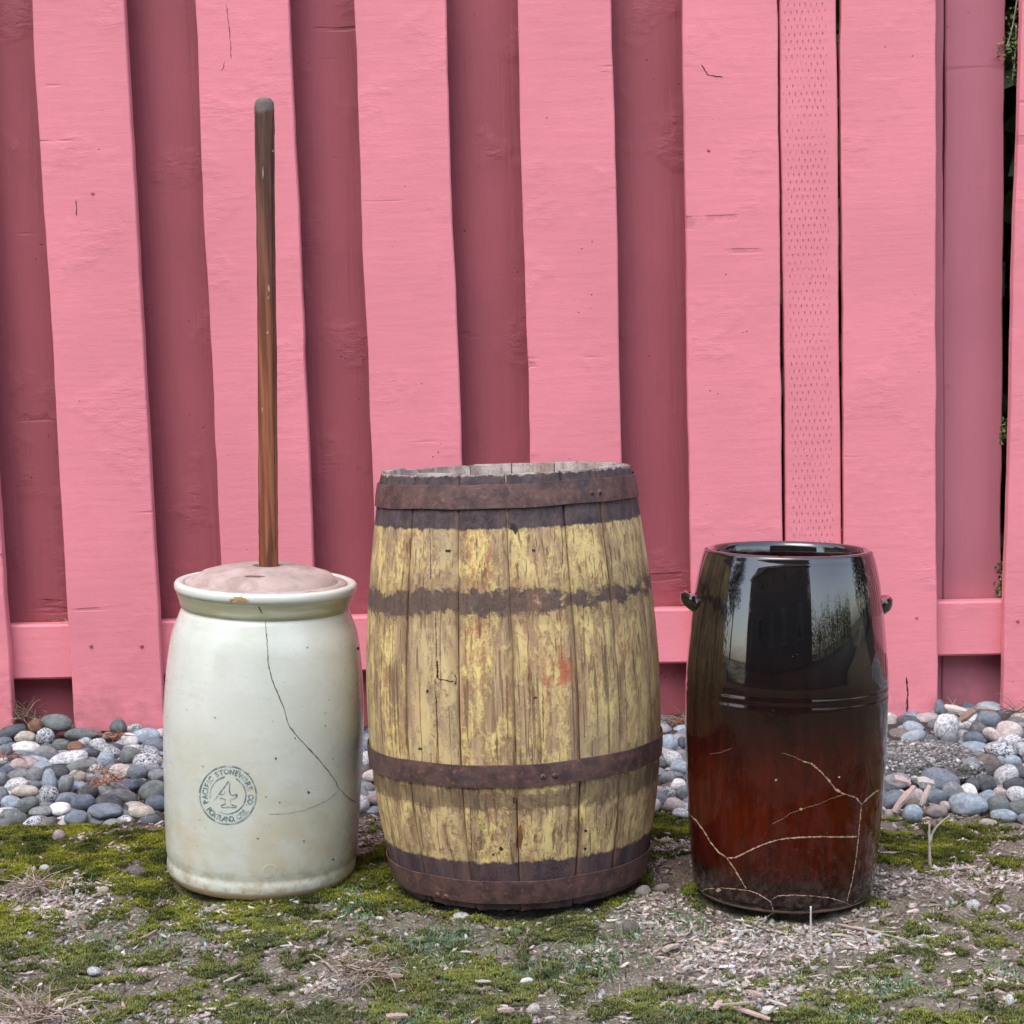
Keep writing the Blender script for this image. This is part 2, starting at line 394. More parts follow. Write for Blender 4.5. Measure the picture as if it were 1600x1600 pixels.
def dark_ground():  # unseen dark sheet added behind the viewer to dim the crock's reflection
    V = [(-14, -8.4, .0), (14, -8.4, .0), (14, .75, .0), (-14, .75, .0)]; xs_ = np.linspace(-14, 14, 113); ys_ = np.array([-8.4, -6, -4, -2, -1, 0, .4, .7, .8])
    X_, Y_ = np.meshgrid(xs_, ys_); Y_ = Y_+(Y_ > .6)*.03*np.sin(X_*3); Z_ = np.full(X_.shape, .034); Z_[-1] = -.02; n_ = len(xs_); I_ = np.arange(X_.size).reshape(X_.shape)
    F_ = np.stack([I_[:-1, :-1], I_[:-1, 1:], I_[1:, 1:], I_[1:, :-1]], -1).reshape(-1, 4); bb_ = NB('added_dark_surface'); bb_.obj(); q_ = bb_.noise(90, detail=5)
    m_ = bb_.done(bb_.mix(bb_.rng(q_, .3, .7), (.022, .022, .023), (.055, .054, .052)), .9, bb_.bump(q_, .004), .2)
    tag(link('added_dark_ground', np_mesh('added_dark_ground', np.stack([X_, Y_, Z_], -1).reshape(-1, 3), F_, True), m_), kind='structure')
dark_ground()
def jitcol(n, cols, wts=None, v=.2):
    cols = np.array(cols); i = rng.choice(len(cols), n, p=wts); c = cols[i]*(1+rng.uniform(-v, v, (n, 1))); c = c*(1+rng.uniform(-.06, .06, (n, 3)))
    return np.hstack([c, np.ones((n, 1))])
def sample(n, wfun, x0=-1.3, x1=1.3, y0=1.75, y1=2.8):
    x = rng.uniform(x0, x1, n*6); y = rng.uniform(y0, y1, n*6); vis = np.abs(x) < .33*y+.38; x, y = x[vis], y[vis]
    k = rng.uniform(0, 1, len(x)) < wfun(x, y); x, y = x[k][:n], y[k][:n]; return x, y
# where the three vessels stand (filled in below, used to keep debris off their footprints)
def place(px, py, hw):
    p = on_z(px, py, .0); r = hw*p.y/FPX
    for _ in range(4): r = hw*(p.y+r)/FPX
    return Vector((p.x*(p.y+r)/p.y, p.y+r, 0)), r
CR, CR_r = place(411, 1404, 146); _bc = on_z(812, 1369); BA, BA_r = Vector((_bc.x, _bc.y, 0)), 194*_bc.y/FPX; DK, DK_r = place(1224, 1430, 141)
def clear(x, y, m=.0):
    k = np.ones(len(x), bool)
    for c, r in ((CR, CR_r), (BA, BA_r), (DK, DK_r)): k &= (x-c.x)**2+(y-c.y)**2 > (r+m)**2
    return k
def near_base(a, c):
    t = np.zeros(len(a))
    for q, rad in ((CR, CR_r), (BA, BA_r), (DK, DK_r)): t = np.maximum(t, sstep(.022, .004, np.abs(np.hypot(a-q.x, c-q.y)-rad)))
    return t
# ---- moss fronds
x, y = sample(230000, lambda a, c: np.clip(moss_w(a, c)+near_base(a, c)*.45*(a < .25), 0, 1)); k = clear(x, y, -.004); x, y = x[k], y[k]; n = len(x)
T = []
for j in range(4):
    a = j*1.6+.3; T += [(-.35*math.sin(a), .35*math.cos(a), 0), (.35*math.sin(a), -.35*math.cos(a), 0), (.75*math.cos(a), .75*math.sin(a), .85+.2*(j % 2))]
T = np.array(T); TF = np.arange(12).reshape(4, 3)
s = rng.uniform(.0018, .0042, n)*(.7+.8*fbm(x*40, y*40, 77, 2)); z = height(x, y)+.007*fbm(x*70, y*70, 8, 3)-.0006
g = np.clip(fbm(x*24, y*24, 33, 3)*2.4-.75, 0, 1)[:, None]; c = (1-g)*np.array([[.062, .078, .018]])+g*np.array([[.30, .31, .035]])
c = c*(1+rng.uniform(-.35, .35, (n, 1))); q_ = sstep(2.35, 2.15, y)[:, None]*.45; c = c*(1-q_)+q_*np.array([[.19, .205, .10]])*(1+rng.uniform(-.4, .4, (n, 1))); br = rng.uniform(0, 1, n) < .08; c[br] = [.26, .19, .12]
V, F, C = scatter(T, TF, np.stack([x, y, z], -1), np.stack([s, s, s*1.1], -1), rotm(rng.uniform(0, 6.3, n), rng.normal(0, .25, n), rng.normal(0, .25, n)), np.hstack([c, np.ones((n, 1))]))
tag(link('moss', np_mesh('moss', V, F, False, C), M['moss']), 'green and yellowish moss cushions spreading over the bare soil', 'moss', kind='stuff')
# ---- mulch crumbs and grit
def gh(x, y): return height(x, y)+moss_w(x, y)*.005*fbm(x*70, y*70, 8, 3)+mulch_w(x, y)*.006*fbm(x*90, y*90, 9, 3)
x, y = sample(40000, lambda a, c: np.clip(.12+mulch_w(a, c)*.75+near_base(a, c)*.7-moss_w(a, c)*.12, 0, 1)*(1-inbed(a, c)*.8), y1=3.3); k = clear(x, y, -.004); x, y = x[k], y[k]; n = len(x)
V0, F0 = ico(1, 5, .0); bm = bmesh.new(); bmesh.ops.create_icosphere(bm, subdivisions=1, radius=1)
TV = np.array([v.co[:] for v in bm.verts]); TF = np.array([[v.index for v in f.verts] for f in bm.faces]); bm.free()
TV = TV[None]*(1+rng.uniform(-.35, .3, (n, len(TV), 1)))
s = .0011+.0030*rng.uniform(0, 1, n)**2.2; el = rng.uniform(.9, 2.6, n)
V, F, C = scatter(TV, TF, np.stack([x, y, gh(x, y)+s*.3], -1), np.stack([s*el, s, s*.7], -1), rotm(rng.uniform(0, 6.3, n), rng.normal(0, .4, n), rng.normal(0, .5, n)),
                  jitcol(n, [(.37, .305, .255), (.26, .21, .175), (.13, .10, .08), (.50, .45, .41), (.42, .32, .30), (.36, .36, .36)], [.28, .26, .2, .1, .08, .08]))
tag(link('soil_crumbs', np_mesh('soil_crumbs', V, F, False, C), M['debris']), 'loose crumbs of soil, bark and grit scattered over the ground', 'soil crumbs', kind='stuff')
# ---- small wood shreds (boxes)
x, y = sample(7200, lambda a, c: np.clip(.10+mulch_w(a, c), 0, 1)*(1-inbed(a, c)*.9)); k = clear(x, y, .004); x, y = x[k], y[k]; n = len(x)
TB = np.array([(-1, -1, -1), (1, -.7, -1), (.8, 1, -1), (-1, .8, -1), (-.8, -1, 1), (1, -.8, 1), (.9, .8, 1), (-1, 1, 1)], float); TBF = np.array([(0, 3, 2, 1), (4, 5, 6, 7), (0, 1, 5, 4), (1, 2, 6, 5), (2, 3, 7, 6), (3, 0, 4, 7)])
TV = TB[None]*(1+rng.uniform(-.4, .3, (n, 8, 1)))
L_ = .0016+.0075*rng.uniform(0, 1, n)**2.5
V, F, C = scatter(TV, TBF, np.stack([x, y, gh(x, y)+.002], -1), np.stack([L_, L_*.28, L_*.12+.0003], -1), rotm(rng.uniform(0, 6.3, n), rng.normal(0, .22, n), rng.normal(0, .4, n)),
                  jitcol(n, [(.60, .52, .46), (.54, .41, .37), (.62, .57, .52), (.34, .265, .225)], [.35, .2, .15, .3]))
tag(link('wood_shreds', np_mesh('wood_shreds', V, F, False, C), M['debris']), 'fine pale shreds of wood mulch strewn across the soil', 'wood mulch', kind='stuff')
# ---- dead grass and living grass blades (curved strips)
def blades(name, n, wfun, lmin, lmax, w, cols, wts, flat, label, cat, zoff=0.):
    x, y = sample(n, wfun); k = clear(x, y, .003); x, y = x[k], y[k]; n = len(x)
    yaw = rng.uniform(0, 6.283, n); el = rng.uniform(*flat, n); curl = rng.normal(0, .9, n); L = rng.uniform(lmin, lmax, n); ww = w*rng.uniform(.6, 1.3, n)
    S = 5; P = np.zeros((n, S, 3)); d = np.stack([np.cos(yaw)*np.cos(el), np.sin(yaw)*np.cos(el), np.sin(el)], -1); pos = np.stack([x, y, gh(x, y)+zoff], -1)
    for i in range(S):
        P[:, i] = pos; yaw2 = yaw+curl*(i/S); el2 = el-(i/S)*rng.uniform(.2, 1.0, n)*np.where(el > .5, 1.0, .5)
        d = np.stack([np.cos(yaw2)*np.cos(el2), np.sin(yaw2)*np.cos(el2), np.sin(el2)], -1); pos = pos+d*(L/S)[:, None]
    P[:, :, 2] = np.maximum(P[:, :, 2], (gh(P[:, :, 0].ravel(), P[:, :, 1].ravel()).reshape(n, S))+.0006)
    side = np.stack([-np.sin(yaw), np.cos(yaw), rng.normal(0, .4, n)], -1)[:, None]*ww[:, None, None]*np.array([.8, 1, .9, .6, .12])[None, :, None]
    V = np.concatenate([P-side, P+side], 1).reshape(-1, 3); q = np.arange(S-1)
    T = np.stack([q, q+1, q+1+S, q+S], -1); F = (T[None]+(np.arange(n)*2*S)[:, None, None]).reshape(-1, 4)
    C = np.repeat(jitcol(n, cols, wts), 2*S, 0)
    return tag(link(name, np_mesh(name, V, F, False, C), M['leaf']), label, cat, kind='stuff')
def hay_w(a, c): return np.clip(.10*sstep(2.6, 2.3, c)+blobsum(a, c, HAY)*(fbm(a*16, c*16, 91)*2-.45), 0, 1)*(1-inbed(a, c))
def grass_w(a, c): return np.clip(blobsum(a, c, GRASS)*(fbm(a*22, c*22, 95)*2.8-.7)+.022*sstep(2.6, 2.3, c), 0, 1)*(1-inbed(a, c))
blades('dead_grass', 20000, hay_w, .006, .030, .00032, [(.38, .35, .28), (.24, .215, .17), (.56, .52, .44), (.17, .15, .12)], [.35, .3, .15, .2], (.0, .55), 'matted grey-brown dead grass lying in tangles on the ground', 'dead grass')
blades('grass', 44000, grass_w,   .005, .020, .0007, [(.09, .17, .07), (.15, .23, .08), (.07, .15, .08), (.25, .30, .16)], [.4, .25, .25, .1], (.4, 1.4), 'short fresh grass blades and tiny weeds sprouting in patches', 'grass')

# ================================================================ FENCE
fence = empty('fence', (0, FY, 0)); tag(fence, 'pink painted board fence of overlapping vertical planks behind the crocks', 'fence')
def board(name, bot, top, w, y, th, mat, z0, z1, bulge=0, rough=.0012, label=None, seed=0):
    """bot/top: x centre at z0 / z1. origin at the board's foot."""
    S = []; rows = 46; r = random.Random(seed)
    ph = [r.uniform(0, 9) for _ in range(4)]
    e = [0, 0]
    for i in range(rows+1):
        t = i/rows; z = t*(z1-z0); cx = (top-bot)*t
        for q in (0, 1): e[q] = e[q]*.7+r.gauss(0, rough*.45)
        l = -w/2+e[0]+.0008*math.sin(z*9+ph[0]); rr = w/2+e[1]+.0008*math.sin(z*7+ph[1]); dy = .0012*math.sin(z*3+ph[2]); bv = .0022
        pts = [(l, th), (l, bv), (l+bv, 0)]
        for k in range(1, 8): f = k/8; pts.append((l+bv+(rr-l-2*bv)*f, -bulge*(1-(2*f-1)**2)**.8))
        pts += [(rr-bv, 0), (rr, bv), (rr, th)]
        S.append([Vector((cx+px, py+dy, z)) for px, py in pts])
    V, F = loft(S); me = py_mesh(name, V, F, True, 35)
    o = link(name, me, mat, fence, (bot, y-FY, z0))
    if label: o['label'] = label
    return o
def edges(l0, r0_, ytop, l1, r1, ybot, yy, z0, z1):
    a = on_y(l0, ytop, yy); c = on_y(r0_, ytop, yy); d = on_y(l1, ybot, yy); e = on_y(r1, ybot, yy)
    w = ((c.x-a.x)+(e.x-d.x))/2; ct, cb = (a+c)/2, (d+e)/2; sl_ = (ct.x-cb.x)/(ct.z-cb.z)
    return cb.x+(z0-cb.z)*sl_, cb.x+(z1-cb.z)*sl_, w
ZT = 1.86
fz = lambda px, py: on_y(px, py, FY).z
FR = [  # left,right at y=0 ; left,right at ybot ; ybot ; foot pixel y
    (-196, -52, -124, 22, 1130, 1150), (50, 194, 115, 257, 1130, 1138), (304, 453, 346, 489, 860, 1132), (552, 696, 581, 722, 700, 1130), (808, 955, 828, 972, 700, 1130),
    (1066, 1214, 1079, 1223, 850, 1130), (1315, 1461, 1320, 1465, 1130, 1136), (1597, 1750, 1567, 1716, 1100, 1128)]
front = []
for i, (a, c, d, e, yb, fy_) in enumerate(FR):
    z0 = fz((d+e)/2, fy_)-.004; x0, x1, w = edges(a, c, 0, d, e, yb, FY, z0, ZT)
    front.append(board('fence_board', x0, x1, w, FY, .022, M['paint'], z0, ZT-random.uniform(0, .01), seed=i))
x0, x1, w = edges(1218.5, 1306.5, 0, 1228.5, 1315, 850, FY+.004, .04, ZT)
dotb = board('fence_board', x0, x1, w, FY+.006, .02, M['paint_dots'], .045, ZT, rough=.0008, label='narrow plank covered in rows of small incision marks', seed=20)
BY = FY+.022+.002+.038+.002
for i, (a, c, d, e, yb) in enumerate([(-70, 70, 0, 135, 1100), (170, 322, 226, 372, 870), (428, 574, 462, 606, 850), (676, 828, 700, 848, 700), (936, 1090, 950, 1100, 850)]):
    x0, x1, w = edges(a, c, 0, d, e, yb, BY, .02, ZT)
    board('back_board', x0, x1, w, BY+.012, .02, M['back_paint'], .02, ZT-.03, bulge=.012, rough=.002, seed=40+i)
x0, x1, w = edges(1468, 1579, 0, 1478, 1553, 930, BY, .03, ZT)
bb = board('back_board', x0+.006, x1, w, BY+.004, .02, M['back_paint_shaded'], .03, ZT-.03, bulge=.003, seed=50, label='smoother mid-pink back plank beside a dark open slit')
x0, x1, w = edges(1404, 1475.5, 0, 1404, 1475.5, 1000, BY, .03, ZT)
board('back_board', x0, x1, w, BY+.006, .02, M['back_paint_shaded'], .03, ZT-.03, bulge=.001, seed=51)
board('back_board', 1.245, 1.245, .18, BY+.01, .02, M['back_paint_shaded'], .03, ZT-.03, bulge=.004, seed=53)
# planks either side of the view, so that the fence goes on
for sgn in (-1, 1):
    for k in range(7):
        xx = (-1.14-.305*k) if sgn < 0 else (1.37+.305*k)
        board('fence_board', xx, xx, .178, FY, .022, M['paint'], .04, ZT, seed=60+k)
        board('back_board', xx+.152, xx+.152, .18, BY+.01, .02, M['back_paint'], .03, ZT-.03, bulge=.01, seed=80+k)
# rails
def rail(zc, h, sl_, name='rail'):
    S = []
    for i in range(61):
        x = -3.2+6.6*i/60; dz = sl_*x; j = .0008*math.sin(i*2.3); b_ = .004; y0, y1 = .0245, .0605
        S.append([Vector((x, y0, zc+dz-h/2+b_+j)), Vector((x, y0, zc+dz+h/2-b_+j)), Vector((x, y0+b_, zc+dz+h/2+j)), Vector((x, y1, zc+dz+h/2+j)), Vector((x, y1, zc+dz-h/2+j)), Vector((x, y0+b_, zc+dz-h/2+j))])
    V, F = loft(S); return link(name, py_mesh(name, V, F), M['paint'], fence)
RY = FY+.0245
pl, pr = on_y(62, 977, RY), on_y(1515, 938, RY); ql, qr = on_y(62, 1060, RY), on_y(1515, 1026, RY)
hR = ((pl.z-ql.z)+(pr.z-qr.z))/2; sl_ = ((pr.z-pl.z)+(qr.z-ql.z))/2/(pr.x-pl.x); zc = (pl.z+ql.z)/2-sl_*pl.x
rail(zc, hR, sl_); rail(1.70, .09, 0)
# nails
nv, nf = lathe([(0, -.0022), (.0020, -.0022), (.0031, -.0015), (.0033, .001)], 10)
for (px, py) in [(142, 1009), (221, 1009), (1432, 965), (1590, 970), (1352, 967), (145, 302), (1107, 235)]:
    p = on_y(px, py, FY); V = [(v[0], v[2]-.0002, v[1]) for v in nv]
    link('nail', py_mesh('nail', V, nf, True), M['rust_nail'], fence, (p.x, 0, p.z))
# splits in the planks
bpy.context.view_layer.update()
bv = world_bvh(front[6]); add_marks('split', [[3.0, (1417, 1058), (1418, 1090), (1417, 1134)]], bv, M['crack_dark'], front[6], jitter=.8)
bv = world_bvh(front[1]); add_marks('split', [[1.6, (119, 312), (120, 338)]], bv, M['crack_dark'], front[1])
bv = world_bvh(front[2]); add_marks('split', [[1.0, (353, 6), (358, 40), (362, 92)], [.9, (352, 96), (346, 112)]], bv, M['crack_dark'], front[2], jitter=1)
bv = world_bvh(front[5]); add_marks('split', [[1.6, (1095, 100), (1106, 117), (1130, 121)]], bv, M['crack_dark'], front[5], jitter=1)
# fence posts on the far side carry the rails
for xx in (-2.4, -.02, 2.3):
    V, F = loft([[Vector((sx*.045, sy*.045+.045, z)) for sx, sy in ((-1, -1), (1, -1), (1, 1), (-1, 1))] for z in (-.1, 1.8)])
    link('post', py_mesh('post', V, F), M['back_paint'], fence, (xx, BY+.045-FY, 0))

# ================================================================ CREAM CHURN
def axis_frame(cx, base_c, topx, topy, boty, botx, fwd=0):
    """Empty standing at base_c, leaning so that its axis passes the photographed centres"""
    a = on_y(botx, boty, base_c.y); c = on_y(topx, topy, base_c.y); lean = math.atan2(c.x-a.x, c.z-a.z)
    return lean
def prof_from_px(L, c, xc):
    return [(hw*c.y/FPX, on_y(xc, y, c.y).z) for y, hw in L]
def gz(c): return float(height(np.array([c.x]), np.array([c.y]))[0])

b = NB('cream_salt_glaze'); b.obj(); xo, yo, zo = b.xyz()
base = b.mix(b.rng(b.noise(7, detail=4), .35, .65), (.60, .62, .53), (.68, .69, .61))
st = b.math('MULTIPLY', b.rng(zo, .30, .03), b.rng(b.noise(9, detail=5, rough=.65), .40, .66)); base = b.mix(b.math('MULTIPLY', st, .7), base, (.53, .45, .28)); gr_ = b.math('MULTIPLY', b.rng(zo, .06, .015), b.rng(b.noise(38, detail=6, rough=.7), .42, .62)); base = b.mix(b.math('MULTIPLY', gr_, .7), base, (.36, .29, .18))
base = b.mix(b.rng(b.noise(120, stretch=(.25, .25, 1), detail=3), .55, .72, 0, .22), base, (.44, .44, .37))
pit = b.math('MULTIPLY', b.rng(b.voro(70), .13, .06), b.rng(b.noise(30), .54, .62)); base = b.mix(b.math('MULTIPLY', pit, .65), base, (.13, .12, .09))
pit2 = b.math('MULTIPLY', b.rng(b.voro(210), .22, .1), b.rng(b.noise(14), .5, .62)); base = b.mix(b.math('MULTIPLY', pit2, .3), base, (.30, .27, .2))
foot = b.rng(b.math('ADD', zo, b.math('MULTIPLY', b.noise(60), .006)), .017, .012); base = b.mix(foot, base, (.50, .37, .22))
h = b.math('ADD', b.math('MULTIPLY', b.noise(26, stretch=(.12, .12, 1.6), detail=2), .5), b.math('SUBTRACT', b.math('MULTIPLY', b.noise(160, detail=3), .14), b.math('MULTIPLY', pit, .3)))
M['cream'] = b.done(base, b.rng(b.noise(20), .3, .7, .20, .36), b.bump(h, .0012, .6), .5, .35, .12)
b = NB('rim_glaze_olive'); b.obj(); z = b.xyz()[2]
c = b.mix(b.rng(b.noise(30, stretch=(.3, .3, 2.5), detail=3), .4, .65), (.36, .35, .22), (.52, .51, .38)); M['olive'] = b.done(c, .3, b.bump(b.noise(60, stretch=(.2, .2, 2)), .001), .5, .3, .15)
M['bare_clay'] = simple('bare_clay_chip', (.42, .25, .10), .85, .001)
M['ink'] = None
b = NB('worn_blue_ink'); b.obj(); c = b.mix(b.rng(b.noise(85, detail=4), .42, .66), (.10, .19, .21), (.48, .52, .47)); M['ink'] = b.done(c, .4)
M['crack_brown'] = simple('hairline_crack', (.10, .085, .065), .8)
M['crack_faint'] = simple('faint_crack', (.38, .38, .31), .6)

cg = gz(CR)-.002; CR.z = 0
churn = empty('churn_crock', (CR.x, CR.y, 0)); tag(churn, 'tall cream stoneware churn crock with a cracked side and round stamp, left of the barrel', 'crock')
lean = axis_frame(0, CR, 420, 905, 1350, 411, 0)
churn.rotation_euler = (R(-2.0)*-1, lean, 0)
P_ = prof_from_px([(1345, 149.5), (1300, 151), (1240, 153.5), (1180, 155.5), (1110, 156), (1043, 152), (1005, 147.5), (984, 143.5), (964, 136.5), (950, 131)], CR, 413)
rr = lambda hw: hw*CR.y/FPX
body = [(rr(128), .004), (rr(138), .0), (rr(143.5), .003), (rr(148), .012), (rr(148.6), .018), (rr(148.2), .0235), (rr(147.2), .026), (rr(147.4), .030), (P_[0][0], .037)]
body += [tuple(q) for q in spline([(P_[0][0], .037)]+[p for p in P_[1:]], 34)[1:]]
ztop = P_[-1][1]; lipb = ztop+.004
body += [(rr(128.5), ztop+.002), (rr(128.5), ztop+.004)]
olive = [(rr(128.5), ztop+.004), (rr(130.5), ztop+.0065), (rr(132.8), ztop+.0115), (rr(132.6), ztop+.0135), (rr(135.2), ztop+.0185), (rr(135.0), ztop+.0205), (rr(137.6), ztop+.0255), (rr(137.8), ztop+.0285)]
Z1 = ztop+.0285
lip = [(rr(137.8), Z1), (rr(140.0), Z1+.0015), (rr(141.2), Z1+.0045), (rr(141.0), Z1+.0095), (rr(139), Z1+.0125), (rr(135), Z1+.0138), (rr(129.5), Z1+.0135), (rr(127.5), Z1+.011), (rr(127), Z1+.005), (rr(119), Z1+.0025), (rr(117), Z1-.004), (rr(122), Z1-.05), (rr(136), Z1-.10), (rr(138), .03), (0.001, .02)]
wob = lambda a, z: .003*math.sin(2*a+.6)+.0015*math.sin(3*a+z*9)
o_body = link('body', py_mesh('body', *lathe([(.001, .004)]+body, 128, wob), True, 50), M['cream'], churn)
o_ol = link('rim_band', py_mesh('rim_band', *lathe(olive, 128, wob), True, 60), M['olive'], churn)
o_lip = link('rim', py_mesh('rim', *lathe(lip, 128, wob), True, 60), M['cream'], churn)
bpy.context.view_layer.update(); cbv = world_bvh(o_body); obv = world_bvh(o_ol); lbv = world_bvh(o_lip)
add_marks('crack', [[1.5, (414, 968), (417, 1000), (419, 1035), (425, 1062), (436, 1088), (443, 1105), (451, 1134), (468, 1154), (492, 1180), (512, 1203), (525, 1222), (529, 1232), (545, 1247), (556, 1254), (563, 1253), (569, 1248)]], cbv, M['crack_brown'], churn, jitter=.5)
add_marks('crack', [[1.8, (400, 938), (404, 948), (410, 959)]], obv, M['crack_brown'], churn, jitter=.5)
add_marks('crack', [[2.0, (399, 929), (400, 936)]], lbv, M['crack_brown'], churn, jitter=.5)
add_marks('faint_crack', [[1.2, (527, 1236), (515, 1248), (497, 1257), (475, 1266), (450, 1271), (420, 1272)]], cbv, M['crack_faint'], churn, jitter=.4)
for bv_ in (obv, lbv):
    blot('chip', 372, 937, 15, 4.5, bv_, M['bare_clay'], churn, 20, .4, .0006)
for (px, py, r_) in [(431, 1185, 1.6), (482, 1238, 2.2), (520, 1343, 1.8), (508, 1134, 1.4), (403, 1310, 1.3), (437, 1254, 1.2), (336, 1121, 1.3), (461, 1153, 1.3), (559, 1013, 2.2), (480, 1012, 1.2), (475, 1314, 1.3)]:
    blot('pit', px, py, r_, r_, cbv, M['crack_brown'], churn, 8, .3)
# raised scar low on the front
me = py_mesh('scar', *lathe([(.0105, 0), (.0092, .0006), (.0078, .0003), (.0045, .0006), (.0005, .0003)], 36, lambda a, z: .10*math.sin(2*a)+.05*math.sin(3*a+1)+.03*math.sin(7*a)), True)
h_ = cbv.ray_cast(EYE, ray(421, 1361)); nrm = h_[1] if h_[1].y < 0 else -h_[1]
me.transform(churn.matrix_world.inverted()@Matrix.Translation(h_[0]-nrm*.0004)@nrm.to_track_quat('Z', 'Y').to_matrix().to_4x4()); link('scar', me, M['cream'], churn)
# stamp: rings, lettering, outlined numeral
SC = (356.2, 1242.2)
V = []; F = []
def addpoly(pv, pf):
    k = len(V); ok = True; Q = []
    for (x_, y_) in pv:
        q = cast(cbv, x_, y_, .0005)
        if q is None: return
        Q.append(churn.matrix_world.inverted()@q)
    V.extend(Q); F.extend([tuple(i+k for i in f) for f in pf])
def ring(r_, w_, gaps=()):
    n = 90
    for k in range(n):
        t = 360*k/n
        if any(a <= t <= c for a, c in gaps): continue
        a0, a1 = R(t), R(t+360/n); w = w_*(.75+.5*vnoise(np.array([t*.03]), np.array([r_]))[0])
        addpoly([(SC[0]+(r_+s_*w/2)*math.cos(a), SC[1]-(r_+s_*w/2)*math.sin(a)*1.03) for a, s_ in ((a0, -1), (a0, 1), (a1, 1), (a1, -1))], [(0, 1, 2, 3)])
ring(44, 2.1); ring(28, 1.7, [(62, 96), (185, 236)])
glyphs = {}
def glyph(ch):
    if ch not in glyphs:
        cu = bpy.data.curves.new('glyph', 'FONT'); cu.body = ch; cu.size = 1; cu.resolution_u = 3; cu.offset = .022
        o = bpy.data.objects.new('glyph', cu); COL.objects.link(o); dg = bpy.context.evaluated_depsgraph_get()
        m = o.evaluated_get(dg).to_mesh(); pv = [(v.co.x, v.co.y) for v in m.vertices]; pf = [tuple(p.vertices) for p in m.polygons]
        o.evaluated_get(dg).to_mesh_clear(); bpy.data.objects.remove(o); bpy.data.curves.remove(cu)
        w = [p[0] for p in pv]; glyphs[ch] = (pv, pf, (min(w)+max(w))/2 if w else 0)
    return glyphs[ch]
def arc(text, a0, a1, rad, size, inward=False):
    adv = {' ': .55, 'I': .42, '.': .4, ',': .4, 'W': 1.2, 'O': 1.05, 'N': 1.0}; A = [adv.get(ch, .86) for ch in text]; tot = sum(A)-(A[0]+A[-1])/2; acc = -A[0]/2
    for i, ch in enumerate(text):
        u_ = (acc+A[i]/2)/tot; acc += A[i]
        if ch == ' ': continue
        a = R(a0+(a1-a0)*u_); pv, pf, cx = glyph(ch); out = []
        for (u, v) in pv:
            u = (u-cx)*size*.92; v = (v-.35)*size
            if inward: r_ = rad-v; t = a+u/rad
            else: r_ = rad+v; t = a-u/rad
            out.append((SC[0]+r_*math.cos(t), SC[1]-r_*math.sin(t)*1.03))
        addpoly(out, pf)
arc('PACIFIC STONEWARE CO.', 196, -26, 36, 11.5); arc('PORTLAND, ORE.', 217, 322, 36.3, 11.5, True)
n4 = [(760, 540), (560, 815), (640, 815), (680, 800), (684, 740)]
def z4(x_, y_): return (300+x_/13.333, 1180+y_/13.333)
lines4 = [[(765, 535), (655, 690), (555, 815)], [(550, 810), (690, 808)], [(690, 808), (680, 745)], [(545, 830), (465, 940)], [(765, 535), (785, 590), (778, 740), (800, 815), (850, 832), (920, 828), (905, 808), (945, 825), (930, 870), (880, 895), (800, 915)],
          [(575, 890), (640, 900), (700, 925), (695, 1005), (640, 1035), (605, 1040), (612, 1085)], [(800, 915), (800, 1010), (850, 1040), (925, 1055), (915, 1090)], [(612, 1085), (760, 1078), (915, 1090)]]
inv = churn.matrix_world.inverted()
for L in lines4:
    v, f = ribbon('n', [z4(*p) for p in L], cbv, 1.8, None, churn, jitter=.1, off=.0005, step=2); k = len(V); V.extend([inv@q for q in v]); F.extend([tuple(i+k for i in q) for q in f])
me = bpy.data.meshes.new('stamp'); me.from_pydata([tuple(v) for v in V], [], F); me.update(); link('stamp', me, M['ink'], churn)

# lid
b = NB('unglazed_lid'); b.obj()
c = b.mix(b.rng(b.noise(22, detail=6, rough=.65), .35, .65), (.34, .24, .205), (.50, .38, .335)); c = b.mix(b.rng(b.noise(11, detail=5), .55, .68, 0, .6), c, (.20, .155, .14)); 
M['lid'] = b.done(c, .75, b.bump(b.noise(120, detail=4), .0012), .3)
r_ = rr(126)
L = [(r_-.004, .0003), (r_-.0005, .0015), (r_-.0005, .0085), (r_-.003, .0105), (r_-.010, .0115), (r_-.013, .0110), (r_-.016, .0150), (r_*.8, .0215), (r_*.65, .0265), (r_*.45, .0310), (r_*.25, .0330), (.0205, .0330), (.0185, .0310), (.0180, .006), (r_-.006, .002)]
lid = link('lid', py_mesh('lid', *lathe(L, 96), True, 60), M['lid'], churn, (0, 0, Z1+.0028))
# slot on the lid, laid on as a flat dark patch
bpy.context.view_layer.update(); lb = world_bvh(lid); blot('slot', 397, 901, 15, 1.4, lb, simple('slot_dark', (.14, .09, .08), .9), lid, 16, .2)
# dasher stick
b = NB('worn_stick_wood'); b.obj(); z = b.xyz()[2]
g = b.noise(120, stretch=(1, 1, .04), detail=4)
c = b.mix(b.rng(z, .25, .62), (.17, .055, .030), (.070, .037, .030)); c = b.mix(b.rng(g, .40, .62), c, b.mix(b.rng(z, .2, .65), (.32, .12, .060), (.145, .075, .055)))
c = b.mix(b.rng(b.noise(30, stretch=(1, 1, .15), detail=4), .58, .68, 0, .75), c, (.06, .038, .026))
c = b.mix(b.rng(b.math('ADD', z, b.math('MULTIPLY', b.noise(40), .03)), .646, .656), c, (.17, .135, .12))
M['stick'] = b.done(c, .75, b.bump(g, .0014), .15)
lo = churn.matrix_world@Vector((0, 0, Z1+.012)); dn = churn.matrix_world@Vector((0, 0, .03))
pts = [(434.5, 1330, 13), (420, 888, 15.5), (419, 800, 15.2), (418, 600, 15.2), (416, 420, 14.6), (414.5, 300, 14.8), (413.5, 200, 15.5), (413, 170, 15.3), (413, 158, 13.5), (412.8, 153.5, 8), (412.8, 152.5, 1.5)]
